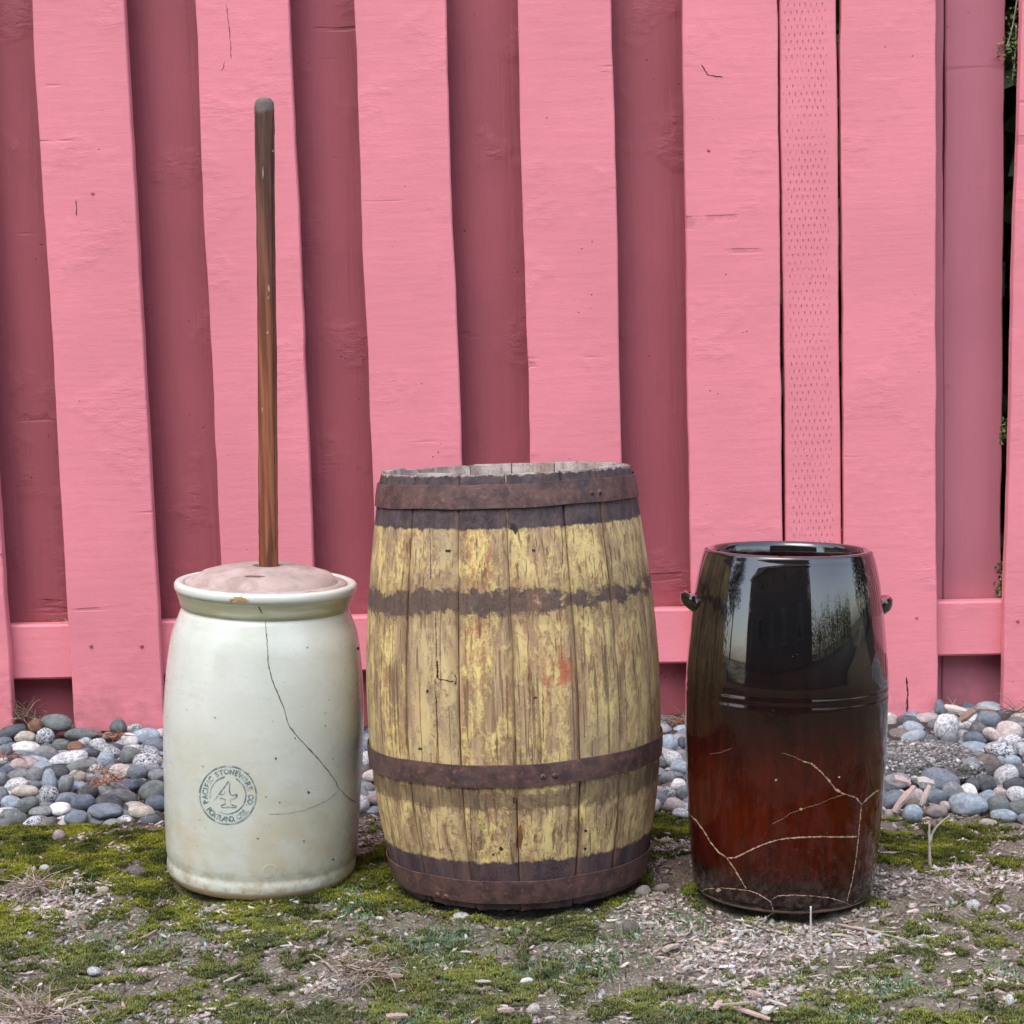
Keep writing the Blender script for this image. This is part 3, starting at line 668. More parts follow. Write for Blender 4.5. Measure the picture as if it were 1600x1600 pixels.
YS = lo.y-.006
path = [on_y(a, c_, YS-(0.0)) for a, c_, _ in pts]; path[0] = dn; rad = [q[2]*YS/FPX for q in pts]
basep = path[0].copy(); 
pp = spline([tuple(p)+(r_,) for p, r_ in zip(path[1:], rad[1:])], 60); pp = [(tuple(path[0])+(rad[0],))]+[tuple(q) for q in pp]
dz0 = path[1]
S = tube_sections([Vector(q[:3])-dz0 for q in pp], [max(q[3], .0004) for q in pp], 14, .03)
V, F = loft(S); st_ = link('dasher_stick', py_mesh('dasher_stick', V, F, True, 70), M['stick']); st_.location = dz0
bpy.context.view_layer.update(); sb = world_bvh(st_); M['fleck'] = simple('pale_fleck', (.36, .27, .20), .8)
for px, py, rx, ry in [(419.5, 450, 2, 6), (419, 466, 1.5, 3), (427, 236, 2.2, 2), (418, 520, 1.6, 3), (411, 270, 1.3, 9), (410, 640, 1.2, 5)]: blot('fleck', px, py, rx, ry, sb, M['fleck'], st_, 10, .4)
add_marks('grain_split', [[1.0, (426, 180), (425, 300), (426, 420), (428, 600), (430, 860)]], sb, M['crack_dark'], st_, jitter=.3, off=.0003); tag(st_, 'long worn reddish-brown wooden dasher stick rising out of the churn lid', 'stick')

# ================================================================ BARREL
bar = empty('barrel', (BA.x, BA.y, 0)); tag(bar, 'weathered wooden barrel with flaking yellow paint and dark iron hoops', 'barrel')
def zb(y): return on_y(803, y, BA.y).z
ctop, cbot = on_y(790, 731, BA.y), on_y(811, 1350, BA.y); bar.rotation_euler = (R(-.7), math.atan2(ctop.x-cbot.x, ctop.z-cbot.z), 0)
prof = [(z, r_) for z, r_ in [(0.0, 193)]] + [(zb(y), hw) for y, hw in [(1340, 205), (1290, 213), (1240, 220), (1180, 228), (1120, 231.5), (1070, 232), (1010, 229), (950, 224.5), (880, 217), (810, 208.5), (760, 201), (731, 196)]]
pz = np.array([p[0] for p in prof]); pr_ = np.array([p[1] for p in prof])*BA.y/FPX
cf = np.polyfit(pz, pr_, 4)
def BR(z): return float(np.polyval(cf, z))
ZBT = zb(731)
b = NB('flaking_yellow_stave'); b.obj(seed=False); raw = b.obj(); xo, yo, zo = b.xyz()
oi = b.n('ShaderNodeObjectInfo').outputs['Random']
cb_ = b.n('ShaderNodeCombineXYZ'); b.put(cb_.inputs[2], b.math('MULTIPLY', oi, 9.0)); b.put(cb_.inputs[0], b.math('MULTIPLY', oi, 4.0)); sv = b.vm('ADD', raw, cb_.outputs[0])
grain = b.noise(150, vec=sv, stretch=(1, 1, .035), detail=5, rough=.7); grain2 = b.noise(45, vec=sv, stretch=(1, 1, .07), detail=4)
flake = b.noise(46, vec=sv, stretch=(1, 1, .42), detail=7, rough=.72, dist=.3); mott = b.noise(170, vec=sv, stretch=(1, 1, .6), detail=4, rough=.75)
wood = b.mix(b.rng(grain, .35, .65), (0.246, 0.152, 0.083), (0.522, 0.362, 0.21))
wood = b.mix(b.rng(grain2, .50, .66), wood, (0.392, 0.174, 0.098))
paint = b.mix(b.rng(flake, .35, .7), (.58, .41, .165), (.77, .60, .235)); paint = b.mix(b.rng(oi, 0., 1., 0, .55), paint, (.56, .41, .235))
cov = b.math('ADD', b.math('MULTIPLY', flake, .75), b.math('ADD', b.math('MULTIPLY', mott, .42), b.math('ADD', b.math('MULTIPLY', grain2, .22), b.math('MULTIPLY', oi, .07))))
c = b.mix(b.rng(cov, .63, .80), wood, paint)
spots = b.rng(b.noise(130, vec=sv, stretch=(1, 1, .6), detail=5, rough=.65), .59, .68); c = b.mix(b.math('MULTIPLY', spots, .6), c, (.24, .13, .07))
grey = b.rng(b.noise(14, vec=sv, stretch=(1, 1, .4), detail=4), .50, .68, 0, .55); c = b.mix(grey, c, (.38, .29, .175))
fibre = b.rng(b.noise(230, vec=sv, stretch=(1, 1, .02), detail=2), .58, .66); c = b.mix(b.math('MULTIPLY', fibre, .6), c, (.10, .055, .03))
wbl = b.math('MULTIPLY', b.math('SUBTRACT', b.noise(70, stretch=(1, 1, .5), detail=5, rough=.7), .5), .016); zz = b.math('ADD', zo, wbl)
wbl2 = b.math('ADD', zo, b.math('ADD', b.math('MULTIPLY', b.math('SUBTRACT', b.noise(75, detail=6, rough=.75), .5), .05), b.math('MULTIPLY', b.math('SUBTRACT', b.noise(9, detail=2), .5), .03)))
dk = b.mix(b.rng(b.noise(60, detail=4), .3, .7), (.055, .042, .048), (.115, .082, .082))
def band(zv, a, c_, e=.0016): return b.math('MULTIPLY', b.rng(zv, a-e, a+e), b.rng(zv, c_+e, c_-e))
mid = band(wbl2, zb(936), zb(901), .003)
low = band(wbl2, zb(1214), zb(1183), .004)
gaps = b.math('MULTIPLY', b.rng(b.noise(24, stretch=(1, 1, 1.6), detail=6, rough=.7), .51, .57), b.rng(xo, -.03, .06)); c = b.mix(b.math('MULTIPLY', b.math('MULTIPLY', mid, b.rng(flake, .30, .42, .8, 1.0)), b.math('SUBTRACT', 1.0, gaps)), c, dk)
c = b.mix(b.math('MULTIPLY', low, .72), c, (.115, .075, .05))
halo = band(wbl2, zb(950), zb(880), .008); c = b.mix(b.math('MULTIPLY', halo, .35), c, (.2, .125, .07))
topb = b.rng(zz, zb(811)-.0015, zb(811)+.0015); c = b.mix(topb, c, dk)
botb = b.rng(zz, zb(1292)+.002, zb(1292)-.002); c = b.mix(botb, c, b.mix(b.rng(grain2, .3, .7), (.060, .040, .046), (.12, .075, .075)))
inner = b.rng(b.vm('LENGTH', b.vm('MULTIPLY', raw, (1, 1, 0)), (0, 0, 0)), BR(ZBT)-.0105, BR(ZBT)-.0125)
inn = b.math('MULTIPLY', inner, b.rng(zo, zb(860), zb(840))); pale = b.mix(b.rng(grain2, .4, .6), (.34, .27, .23), (.56, .47, .42)); c = b.mix(inn, c, pale)
crn = b.rng(zz, ZBT-.0035, ZBT-.0015); c = b.mix(b.math('MULTIPLY', crn, .8), c, pale)
eg = b.n('ShaderNodeAttribute', attribute_name='Col').outputs['Fac']; c = b.mix(b.math('MULTIPLY', eg, b.rng(b.noise(30, vec=sv, stretch=(1, 1, .25), detail=5), .40, .62, 0, .8)), c, (.19, .11, .07))
# red smear
tagp = NB  # marker
hgt = b.math('ADD', b.math('MULTIPLY', grain, .7), b.math('ADD', b.math('MULTIPLY', b.rng(cov, .63, .80), .55), b.math('MULTIPLY', fibre, -.5)))
RS = on_y(878, 1056, BA.y-.2)-Vector((BA.x, BA.y, 0))
red = b.math('MULTIPLY', b.rng(b.vm('DISTANCE', b.vm('MULTIPLY', raw, (1, 1, .9)), (RS.x, RS.y, RS.z*.9)), .032, .008), b.rng(b.noise(60, detail=5), .42, .58)); c = b.mix(b.math('MULTIPLY', red, .85), c, (.46, .11, .055))
red2 = b.math('MULTIPLY', b.rng(b.noise(10, vec=sv, stretch=(1, 1, .5), detail=5),   .60, .74), .30); c = b.mix(red2, c, (.50, .25, .15))
M['stave'] = b.done(c, .78, b.bump(hgt, .0016, .9), .25)
seams = [-86, -63.6, -43.8, -20.2, .2, 24.3, 42.8, 66.6, 88, 110, 133, 154, 177, 199, 221, 243, 274-.0]
TH = .016
def stave(a0, a1, k):
    S = []; r = random.Random(k); zt = ZBT+r.uniform(-.0025, .0012)-(.003 if k in (0, 7) else 0); zb0 = r.uniform(0, .003); off = r.uniform(-.0006, .0007)
    g = .00055
    cols = [0, .018, .06, .2, .35, .5, .65, .8, .94, .982, 1]
    for i in range(41):
        t = i/40; wv = [0]*len(cols); z = zb0+(zt-zb0)*t; ro = BR(z)+off; A0, A1 = R(a0)+g/ro, R(a1)-g/ro
        w_ = .0009*math.sin(z*14+k)/ro; ring_ = []
        for q, f in enumerate(cols):
            drop = {0: .0022, .018: .0007, .982: .0007, 1: .0022}.get(f, 0); a = A0+(A1-A0)*f+w_
            if i == 0: drop += .0025
            if i == 40: drop += .0010+r.uniform(0, .0008)
            jz = (r.uniform(-.0014, .0010) if i == 40 else (r.uniform(0, .0025) if i == 0 else 0))
            ring_.append(Vector(((ro-drop)*math.sin(a), -(ro-drop)*math.cos(a), z+jz)))
        for f in (1, .75, .5, .25, 0):
            a = A0+(A1-A0)*f+w_; jz = r.uniform(-.001, .001) if i == 40 else 0; th = TH-(.004 if i == 40 else 0)
            ring_.append(Vector(((ro-th)*math.sin(a), -(ro-th)*math.cos(a), z+jz)))
        S.append(ring_)
    V, F = loft(S); me = py_mesh('stave', V, F, True, 40); ev = [max(0, 1-min(f, 1-f)/.13) for f in cols]+[0]*5
    ca = me.color_attributes.new('Col', 'FLOAT_COLOR', 'POINT'); ca.data.foreach_set('color', np.repeat(np.array(ev*41, np.float32), 4)); return link('stave', me, M['stave'], bar)
staves = [stave(seams[i], seams[i+1], i) for i in range(len(seams)-1)]
# wooden head low inside, and dark bottom
V, F = lathe([(.001, .03), (BR(.03)-TH-.001, .03), (BR(.03)-TH-.001, .045), (.001, .045)], 48); link('barrel_bottom', py_mesh('barrel_bottom', V, F), M['stave'], bar)
b = NB('rusted_iron_hoop'); b.obj(seed=True)
c = b.mix(b.rng(b.noise(40, detail=6, rough=.7), .35, .65), (.060, .034, .033), (.145, .074, .062)); c = b.mix(b.rng(b.noise(160, detail=4), .58, .70, 0, .4), c, (.28, .14, .09)); c = b.mix(b.rng(b.noise(18, detail=3), .55, .7, 0, .6), c, (.052, .045, .055))
M['hoop'] = b.done(c, .6, b.bump(b.noise(180, detail=4), .0008), .4)
def hoop(za, zc_, th=.0016, tilt=0, name='hoop'):
    V = []; F = []; n = 96
    for j in range(n):
        a = 6.28318*j/n; ca, sa = math.cos(a), math.sin(a); dz = tilt*ca+.0006*math.sin(5*a)+.0004*math.sin(11*a+1)
        for (z, o_) in ((za, .0006), (za+.0004, th+.0006), ((za+zc_)/2, th+.0012), (zc_-.0004, th+.0006), (zc_, .0006)):
            q = BR(z)+.0010+o_; V.append((q*ca, q*sa, z+dz))
    for j in range(n):
        for k in range(4): F.append((j*5+k, j*5+k+1, ((j+1) % n)*5+k+1, ((j+1) % n)*5+k))
    return link(name, py_mesh(name, V, F, True, 40), M['hoop'], bar)
H1 = hoop(zb(781), zb(746), tilt=.001); H2 = hoop(zb(1180), zb(1147), tilt=.0015); H3 = hoop(zb(1355), zb(1320))
bpy.context.view_layer.update()
for hz, a in ((zb(1166), 12), (zb(1349), -35), (zb(766), 40)):
    for d_ in (-2.2, 2.2):
        V, F = lathe([(.0045, 0), (.0036, .0016), (.001, .0024)], 10); q = BR(hz)+.003; t = R(a+d_)
        o = link('rivet', py_mesh('rivet', [(v[0], -v[2], v[1]) for v in V], F, True), M['hoop'], bar, (q*math.sin(t), -q*math.cos(t), hz)); o.rotation_euler = (0, 0, t)
M['charred'] = simple('charred_mark', (.035, .022, .018), .9); M['rusty_slot'] = simple('rusty_slot', (.20, .07, .02), .9)
def stave_at(px, py):
    for s_ in staves:
        v = world_bvh(s_)
        if v.ray_cast(EYE, ray(px, py))[0] is not None:
            h1 = v.ray_cast(EYE, ray(px, py))
            if h1[0].y < BA.y: return s_, v
    return None, None
def smark(pts, w):
    s_, v = stave_at(*pts[len(pts)//2])
    if s_: add_marks('scratch', [[w]+pts], v, M['charred'], bar, jitter=.4, step=2)
smark([(683, 1032), (684, 1046), (683, 1060)], 3.2); smark([(683, 1058), (688, 1062), (694, 1062), (703, 1065), (709, 1064)], 2.4); smark([(711, 1054), (713, 1060), (712, 1070)], 2.0); smark([(680, 1060), (680, 1070)], 1.6)
for (px, py, rx, ry, m_) in [(799, 822, 8, 5, 'charred'), (805, 829, 4, 5, 'charred'), (813, 1308, 3.2, 17, 'rusty_slot'), (808, 1318, 2, 8, 'charred'), (783, 1326, 3, 3, 'charred'), (771, 1335, 2, 2, 'charred'), (915, 1298, 2.6, 2.6, 'charred'), (914, 1326, 2.4, 2.4, 'charred'), (804, 1250, 3, 5, 'charred'), (700, 861, 5, 2.5, 'charred'), (877, 900, 2, 30, None), (720, 860, 4, 2, 'charred'), (807, 1350, 2, 2, 'charred'), (668, 1080, 2.2, 3, 'charred'), (834, 860, 3, 2, 'charred'), (657, 1170, 3, 2, 'charred'), (836, 1090, 3, 1.5, 'charred')]:
    if m_ is None: continue
    s_, v = stave_at(px, py)
    if s_: blot('pock_mark', px, py, rx, ry, v, M[m_], bar, 12, .3)
for L, w in [([(877, 822), (879, 850), (878, 890)], 1.2), ([(876, 985), (878, 1030)], 1.0), ([(681, 960), (682, 1028)], 1.3), ([(681, 1080), (684, 1165)], 1.2), ([(848, 1080), (849, 1160)], 1.0), ([(735, 1260), (737, 1330)], 1.0), ([(640, 840), (642, 900)], 1.0), ([(672, 825), (673, 905)], 1.1), ([(800, 1175), (801, 1176)], .5), ([(655, 820), (657, 880)], .9)]:
    s_, v = stave_at(*L[0])
    if s_: add_marks('drying_crack', [[w]+L], v, M['crack_dark'], bar, jitter=.5, step=3, off=.0003)

# ================================================================ DARK CROCK
dk_e = empty('brown_crock', (DK.x, DK.y, 0)); tag(dk_e, 'glossy black-brown stoneware crock with small ear handles and pale cracks, right of the barrel', 'crock')
a_, c_ = on_y(1232, 858, DK.y), on_y(1224, 1380, DK.y); dk_e.rotation_euler = (0, math.atan2(a_.x-c_.x, a_.z-c_.z), 0)
zd = lambda y: on_y(1228, y, DK.y).z; rd = lambda hw: hw*DK.y/FPX
mids = spline([(rd(hw), zd(y)) for y, hw in [(1375, 142.5), (1330, 146.5), (1270, 151.5), (1200, 155.5), (1140, 157.5), (1085, 158)]], 16)
mid2 = spline([(rd(hw), zd(y)) for y, hw in [(1060, 157.5), (1010, 154.5), (960, 149.5), (920, 144), (890, 138.5), (868, 133)]], 16)
zt = zd(858)
P = [(.001, .012), (rd(125), .010), (rd(131), .0), (rd(136), .0), (rd(139), .003), (rd(141), .010)]+[tuple(q) for q in mids]+[(rd(158), zd(1078)), (rd(157.1), zd(1075.5)), (rd(158), zd(1073)), (rd(158), zd(1066)), (rd(156.9), zd(1063.5)), (rd(157.8), zd(1061))]+[tuple(q) for q in mid2[1:]]
P += [(rd(131), zt-.0045), (rd(130.8), zt-.002), (rd(129), zt), (rd(124), zt+.0012), (rd(119), zt-.0005), (rd(116), zt-.006), (rd(119), zt-.03), (rd(135), zt-.12), (rd(140), .05), (.001, .03)]
b = NB('dark_brown_glaze'); b.obj(); xo, yo, zo = b.xyz()
zn = b.math('ADD', zo, b.math('MULTIPLY', b.math('SUBTRACT', b.noise(9, detail=4, rough=.6), .5), .045)); H = zt
f = b.math('DIVIDE', zn, H, clamp=True)
c = b.ramp(f, [(.0, (.016, .009, .008)), (.075, (.022, .010, .007)), (.12, (.042, .005, .002)), (.28, (.062, .006, .0015)), (.43, (.038, .004, .002)), (.55, (.012, .003, .002)), (.8, (.004, .003, .003)), (1., (.010, .006, .005))])
mot = b.noise(60, stretch=(1, 1, .25), detail=5, rough=.65); c = b.mix(1.0, c, b.mix(b.rng(mot, .3, .7), (.65, .65, .65), (1.35, 1.3, 1.3)), 'MULTIPLY')
sp_ = b.math('MULTIPLY', b.rng(b.voro(90), .09, .04), b.rng(b.noise(25), .56, .62)); c = b.mix(b.math('MULTIPLY', sp_, .5), c, (.25, .18, .12))
foot = b.rng(b.math('ADD', zo, b.math('MULTIPLY', b.noise(30), .006)), .0085, .0055); c = b.mix(foot, c, (.28, .19, .13))
dust = b.math('MULTIPLY', b.rng(zo, .06, .0), b.rng(b.noise(80, detail=5), .45, .7, 0, .25)); c = b.mix(dust, c, (.22, .18, .15))
hh = b.math('ADD', b.math('MULTIPLY', b.noise(14, stretch=(1, 1, .7), detail=2), 1.0), b.math('MULTIPLY', b.noise(130, detail=3), .035))
M['dark_glaze'] = b.done(c, b.rng(b.noise(35, detail=5), .4, .8, .03, .10), b.bump(hh, .005, .9), .25, b.rng(f, .60, .74, .28, 1.0), .015)
wob2 = lambda a, z: .004*math.sin(2*a+1)+.0015*math.sin(3*a+z*7)
[setattr(n.inputs['Coat IOR'], 'default_value', 1.75) for n in M['dark_glaze'].node_tree.nodes if n.type == 'BSDF_PRINCIPLED']
o_dk = link('body', py_mesh('body', *lathe(P, 160, wob2), True, 50), M['dark_glaze'], dk_e)
def lug(px, py, sgn):
    S = []; c0 = on_y(px, py, DK.y)-Vector((DK.x, DK.y, 0)); zc0 = zd(py); r_in = rd(146)
    for i in range(17):
        t = -1+2*i/16; a = t*R(11); k = max(.06, (1-abs(t)**2.6)); pr = .0145*k+.001; hh_ = .0150*(.6+.4*k)
        ring_ = []
        for (u, v) in ((-.30, -1.5), (.35, -.75), (.82, -.35), (1.0, .15), (.96, .62), (.72, .85), (.4, .62), (.1, .55), (-.3, .6)):
            rr_ = r_in+u*pr-(.004 if u < 0 else 0); ring_.append(Vector((sgn*rr_*math.cos(a), rr_*math.sin(a), zc0+v*hh_)))
        S.append(ring_)
    V, F = loft(S); o = link('handle', py_mesh('handle', V, F, True, 80), M['dark_glaze'], dk_e); o.location = (-.0035 if sgn < 0 else .001, 0, 0); return o
lug(1082, 938, -1); lug(1378, 945, 1)
M['crack_pale'] = simple('pale_crack', (.40, .27, .18), .85, None, .3, 200); M['crack_pale2'] = simple('dull_crack', (.17, .085, .05), .85, None, .3, 200)
bpy.context.view_layer.update(); dbv = world_bvh(o_dk)
def z6(*P): return [(1040+x_/4.21, 1120+y_/4.21) for x_, y_ in P]
add_marks('crack', [[1.8]+z6((160, 645), (200, 680), (250, 750), (300, 830), (350, 890), (400, 925)), [1.9]+z6((400, 925), (455, 928), (520, 895), (640, 840), (750, 805), (880, 793), (1020, 788), (1150, 790), (1260, 788)),
    [1.5]+z6((400, 925), (450, 995), (490, 1060), (530, 1130)), [1.5]+z6((1288, 575), (1280, 660), (1268, 790), (1250, 950), (1225, 1090), (1190, 1222)), [2.0]+z6((1250, 530), (1288, 575), (1340, 525), (1400, 480)),
    [2.2]+z6((900, 290), (960, 310), (1020, 360), (1075, 420), (1120, 480), (1170, 505), (1250, 530)), [3.4]+z6((1055, 395), (1085, 430)), [3.2]+z6((1110, 475), (1150, 492)), [3.0]+z6((935, 300), (965, 312)),
    [1.6]+z6((570, 1150), (620, 1170), (660, 1195), (690, 1215), (700, 1250), (712, 1290)), [1.3]+z6((700, 1200), (740, 1178), (840, 1172), (960, 1178), (1080, 1190), (1190, 1225), (1230, 1245)), [1.3]+z6((230, 1150), (270, 1132), (330, 1128)), [1.4]+z6((360, 1125), (430, 1130), (530, 1140), (570, 1150))], dbv, M['crack_pale'], dk_e, jitter=.45, step=2.5, wvar=.75, off=.00015)
for q_ in ([1.2]+z6((1170, 510), (1080, 540), (1020, 570), (900, 605), (820, 635), (780, 665), (700, 705)), [1.1]+z6((765, 235), (850, 265), (900, 290)), [.9]+z6((290, 245), (360, 235), (440, 205))): add_marks('dull_crack', [q_], dbv, M['crack_pale2'], dk_e, jitter=.5, step=3)
for (x_, y_, r_) in [(348, 1140, 3.6), (727, 415, 1.8), (890, 605, 2.2), (1140, 395, 1.5)]:
    p = z6((x_, y_))[0]; blot('glaze_chip', p[0], p[1], r_, r_, dbv, M['crack_pale'], dk_e, 8, .3)

# ================================================================ PEBBLES
PC = dict(g=(.25, .26, .27, .3), b=(.185, .215, .255, .15), B=(.105, .13, .17, .1), d=(.085, .096, .105, .15), w=(.66, .67, .68, .6), W=(.80, .79, .76, .08), c=(.48, .43, .36, .2), p=(.40, .33, .315, .3), r=(.22, .115, .075, .1),
          n=(.165, .185, .178, .25), s=(.55, .57, .59, 1.), l=(.36, .43, .49, .35), k=(.16, .135, .12, .2), q=(.62, .53, .49, .3))
PN = dict(g='mid grey', b='blue-grey', B='dark slate-blue', d='dark charcoal', w='white speckled', W='bright white', c='cream', p='dull pink', r='rust-brown', n='green-grey', s='black-and-white speckled', l='pale blue-grey', k='brown-grey', q='pinkish white')
def z7(L): return [(a/3.81, 900+c/3.81, w/3.81, h/3.81, r_, k) for a, c, w, h, r_, k in L]
def z8(L): return [(1340+a/3.636, 880+c/3.636, w/3.636, h/3.636, r_, k) for a, c, w, h, r_, k in L]
def z6p(L): return [(1040+a/4.21, 1120+c/4.21, w/4.21, h/4.21, r_, k) for a, c, w, h, r_, k in L]
PL = z7([(335, 868, 165, 95, 15, 'n'), (215, 893, 95, 85, -20, 'r'), (310, 908, 85, 60, 15, 'w'), (80, 930, 200, 80, -12, 'd'), (148, 960, 130, 80, 0, 'c'), (270, 957, 112, 88, 0, 's'), (708, 900, 102, 82, 0, 'n'), (800, 908, 90, 55, 0, 's'),
 (490, 945, 215, 80, -5, 'n'), (505, 982, 84, 68, 10, 'w'), (585, 998, 100, 62, 0, 'w'), (775, 985, 105, 84, 20, 'W'), (870, 952, 155, 95, 10, 'l'), (930, 1010, 150, 85, 10, 'b'), (155, 1028, 170, 82, 5, 'W'), (35, 1042, 95, 75, 0, 'g'), (270, 1055, 145, 95, 10, 'g'),
 (360, 1012, 115, 72, 0, 'n'), (455, 1022, 105, 62, 0, 'r'), (540, 1058, 95, 65, 0, 'd'), (640, 1042, 155, 75, 15, 's'), (770, 1074, 135, 95, -10, 'n'), (888, 1058, 130, 85, 20, 's'), (15, 1102, 64, 55, 0, 'w'), (130, 1072, 115, 60, 10, 'b'), (150, 1118, 175, 75, -3, 'p'),
 (415, 1088, 235, 85, -8, 'w'), (630, 1105, 115, 112, 5, 'l'), (470, 1135, 205, 75, -10, 'n'), (575, 1158, 95, 65, 0, 's'), (265, 1145, 130, 65, 5, 'l'), (330, 1170, 160, 92, 10, 'd'), (715, 1168, 135, 95, 0, 'q'), (870, 1108, 175, 78, 3, 's'), (905, 1148, 105, 64, 0, 'g'),
 (820, 1175, 115, 85, 0, 'b'), (110, 1185, 135, 75, -5, 'g'), (210, 1185, 105, 95, -40, 'g'), (40, 1158, 95, 55, 0, 'B'), (15, 1215, 64, 85, 0, 'g'), (95, 1242, 145, 85, -5, 'w'), (150, 1285, 165, 65, 0, 'c'), (300, 1225, 88, 125, 0, 'l'), (390, 1235, 88, 115, 20, 'g'),
 (460, 1192, 100, 75, -5, 'c'), (290, 1305, 125, 95, 0, 's'), (745, 1255, 155, 85, -5, 'B'), (945, 1190, 115, 75, 0, 'g'), (905, 1280, 165, 120, -10, 'n'), (940, 1352, 145, 90, 0, 'B'), (730, 1315, 175, 85, 12, 'n'), (535, 1285, 125, 85, -10, 'd'), (395, 1328, 135, 85, -5, 'b'),
 (495, 1350, 155, 85, -8, 'B'), (660, 1352, 175, 82, 10, 'd'), (165, 1362, 135, 95, -10, 'n'), (65, 1352, 115, 85, 0, 'l'), (15, 1310, 75, 95, 0, 'g'), (355, 1390, 135, 72, 3, 'W'), (635, 1402, 195, 78, 3, 'b'), (450, 1440, 135, 88, 0, 'b'), (845, 1402, 155, 74, 8, 'c'), (245, 1402, 135, 55, 0, 'g'),
 (55, 1425, 115, 52, 0, 'n'), (1010, 1110, 80, 60, 0, 'g'), (1015, 1225, 80, 70, 0, 'n'), (650, 955, 80, 45, 0, 'g'), (610, 1240, 70, 60, 20, 'p'), (700, 1020, 60, 50, 0, 'B'), (30, 985, 90, 50, 0, 'b'), (205, 1245, 80, 50, 10, 'b'), (560, 1225, 80, 55, 0, 'k'), (830, 1235, 70, 60, 20, 'd'), (420, 905, 60, 50, 0, 'k'), (960, 940, 70, 60, 10, 'q')])
PL += z8([(503, 934, 155, 140, 0, 'w'), (608, 922, 78, 64, 0, 'w'), (735, 890, 145, 95, 5, 'b'), (690, 947, 94, 74, 0, 'n'), (655, 992, 115, 80, 15, 'b'), (765, 975, 115, 75, 15, 'q'), (865, 957, 138, 100, 10, 'q'), (882, 1012, 105, 72, 0, 'w'), (935, 1062, 70, 80, 0, 'w'),
 (805, 1062, 165, 100, 15, 's'), (735, 1155, 160, 140, 0, 'k'), (632, 1178, 105, 150, 30, 'g'), (812, 1135, 70, 70, 0, 'l'), (845, 1205, 110, 145, 40, 'w'), (885, 1145, 90, 65, 0, 'p'), (925, 1195, 115, 75, 0, 'd'), (885, 1262, 115, 90, 0, 'd'), (505, 1172, 195, 62, 3, 'B'),
 (470, 1238, 220, 112, 5, 'b'), (660, 1262, 95, 85, 0, 'd'), (735, 1258, 108, 95, 20, 'd'), (215, 1238, 150, 90, 0, 'g'), (185, 1290, 120, 60, 10, 'd'), (322, 1240, 66, 62, 0, 'w'), (402, 1268, 115, 80, 20, 'l'), (440, 1325, 125, 95, 0, 'b'), (535, 1302, 118, 105, -30, 'g'), (635, 1302, 105, 80, 5, 'W'),
 (735, 1335, 95, 95, 0, 'l'), (815, 1312, 95, 75, 5, 'q'), (630, 1375, 215, 112, 0, 'l'), (800, 1380, 135, 115, 0, 'n'), (910, 1322, 118, 95, 0, 'w'), (905, 1388, 125, 82, 0, 'n'), (830, 1435, 155, 72, 0, 'l'), (205, 1348, 145, 105, -20, 'b'), (310, 1422, 125, 95, 0, 'l'), (440, 1408, 125, 75, 0, 'p'),
 (185, 1430, 75, 52, 0, 'c'), (470, 830, 60, 90, 0, 'b'), (940, 1450, 70, 60, 0, 'g'), (340, 1330, 90, 90, 30, 'q'), (500, 1385, 70, 55, 0, 'q'), (900, 1060, 60, 70, 0, 'g')])
PL += z6p([(30, 180, 105, 115, 0, 'l'), (102, 172, 62, 84, 0, 'd'), (48, 275, 125, 95, 0, 'w'), (92, 335, 115, 95, 0, 'l'), (85, 450, 115, 75, 0, 'W'), (115, 500, 84, 100, 0, 'g'), (50, 585, 145, 92, 10, 'q'), (105, 640, 115, 64, 5, 'w'), (15, 400, 100, 90, 0, 'g'), (20, 500, 90, 80, 0, 's'), (-20, 560, 90, 90, 0, 'b'), (-15, 300, 90, 80, 0, 'n')])
PL += [(575, 1188, 22, 26, 0, 'w'), (578, 1212, 24, 18, 0, 'q'), (574, 1232, 24, 20, 0, 'g'), (582, 1250, 26, 18, 0, 'p'), (573, 1168, 22, 20, 0, 'b'), (586, 1160, 22, 20, 0, 'g')]
pmesh = []
for i in range(12):
    V, F = ico(3, 100+i, .075 if i % 3 else .12, 1.0 if i % 2 else .9); me = np_mesh('pebble', V, F, True); me.materials.append(M['pebble']); pmesh.append((me, V))
places = []; labels = set()
for i, (px, py, w, h, ro, k) in enumerate(PL):
    # world spot: the stone's centre height above the sloping bed
    p = on_z(px, py, .03)
    for _ in range(6):
        g = float(height(np.array([p.x]), np.array([min(p.y, FY)]))[0]); p = on_z(px, py, g+h*.5*p.y/FPX*.80+.002)
    if p.y > FY-.02 and not (py < 1150 and (px < 120 or px > 1465)): p = on_y(px, py, FY-.025)
    if p.y > FY+.03: p = on_y(px, py, FY+.0)
    m_ = p.y/FPX; a = w*m_/2*1.09; cz = h*m_/2*1.14; dep = max(min(a, .034)*random.uniform(.75, .95), cz*.9)
    places.append((p, a, dep, cz, ro, k, px, py))
areas = lambda px: 'left of the cream churn' if px < 270 else 'between the churn and the barrel' if px < 600 else 'between the barrel and the brown crock' if px < 1085 else 'right of the brown crock'
def row(py, px):
    if py < 1158: return 'at the foot of the fence'
    if py > 1252: return 'on the mossy edge of the bed'
    return 'in the middle of the bed'
def shape(w, h, big):
    a = 'long flat' if w/h > 2.1 else 'oval' if w/h > 1.4 else 'upright' if w/h < .85 else 'round'
    return ('large ' if big > 47 else 'small ' if big < 24 else '')+a
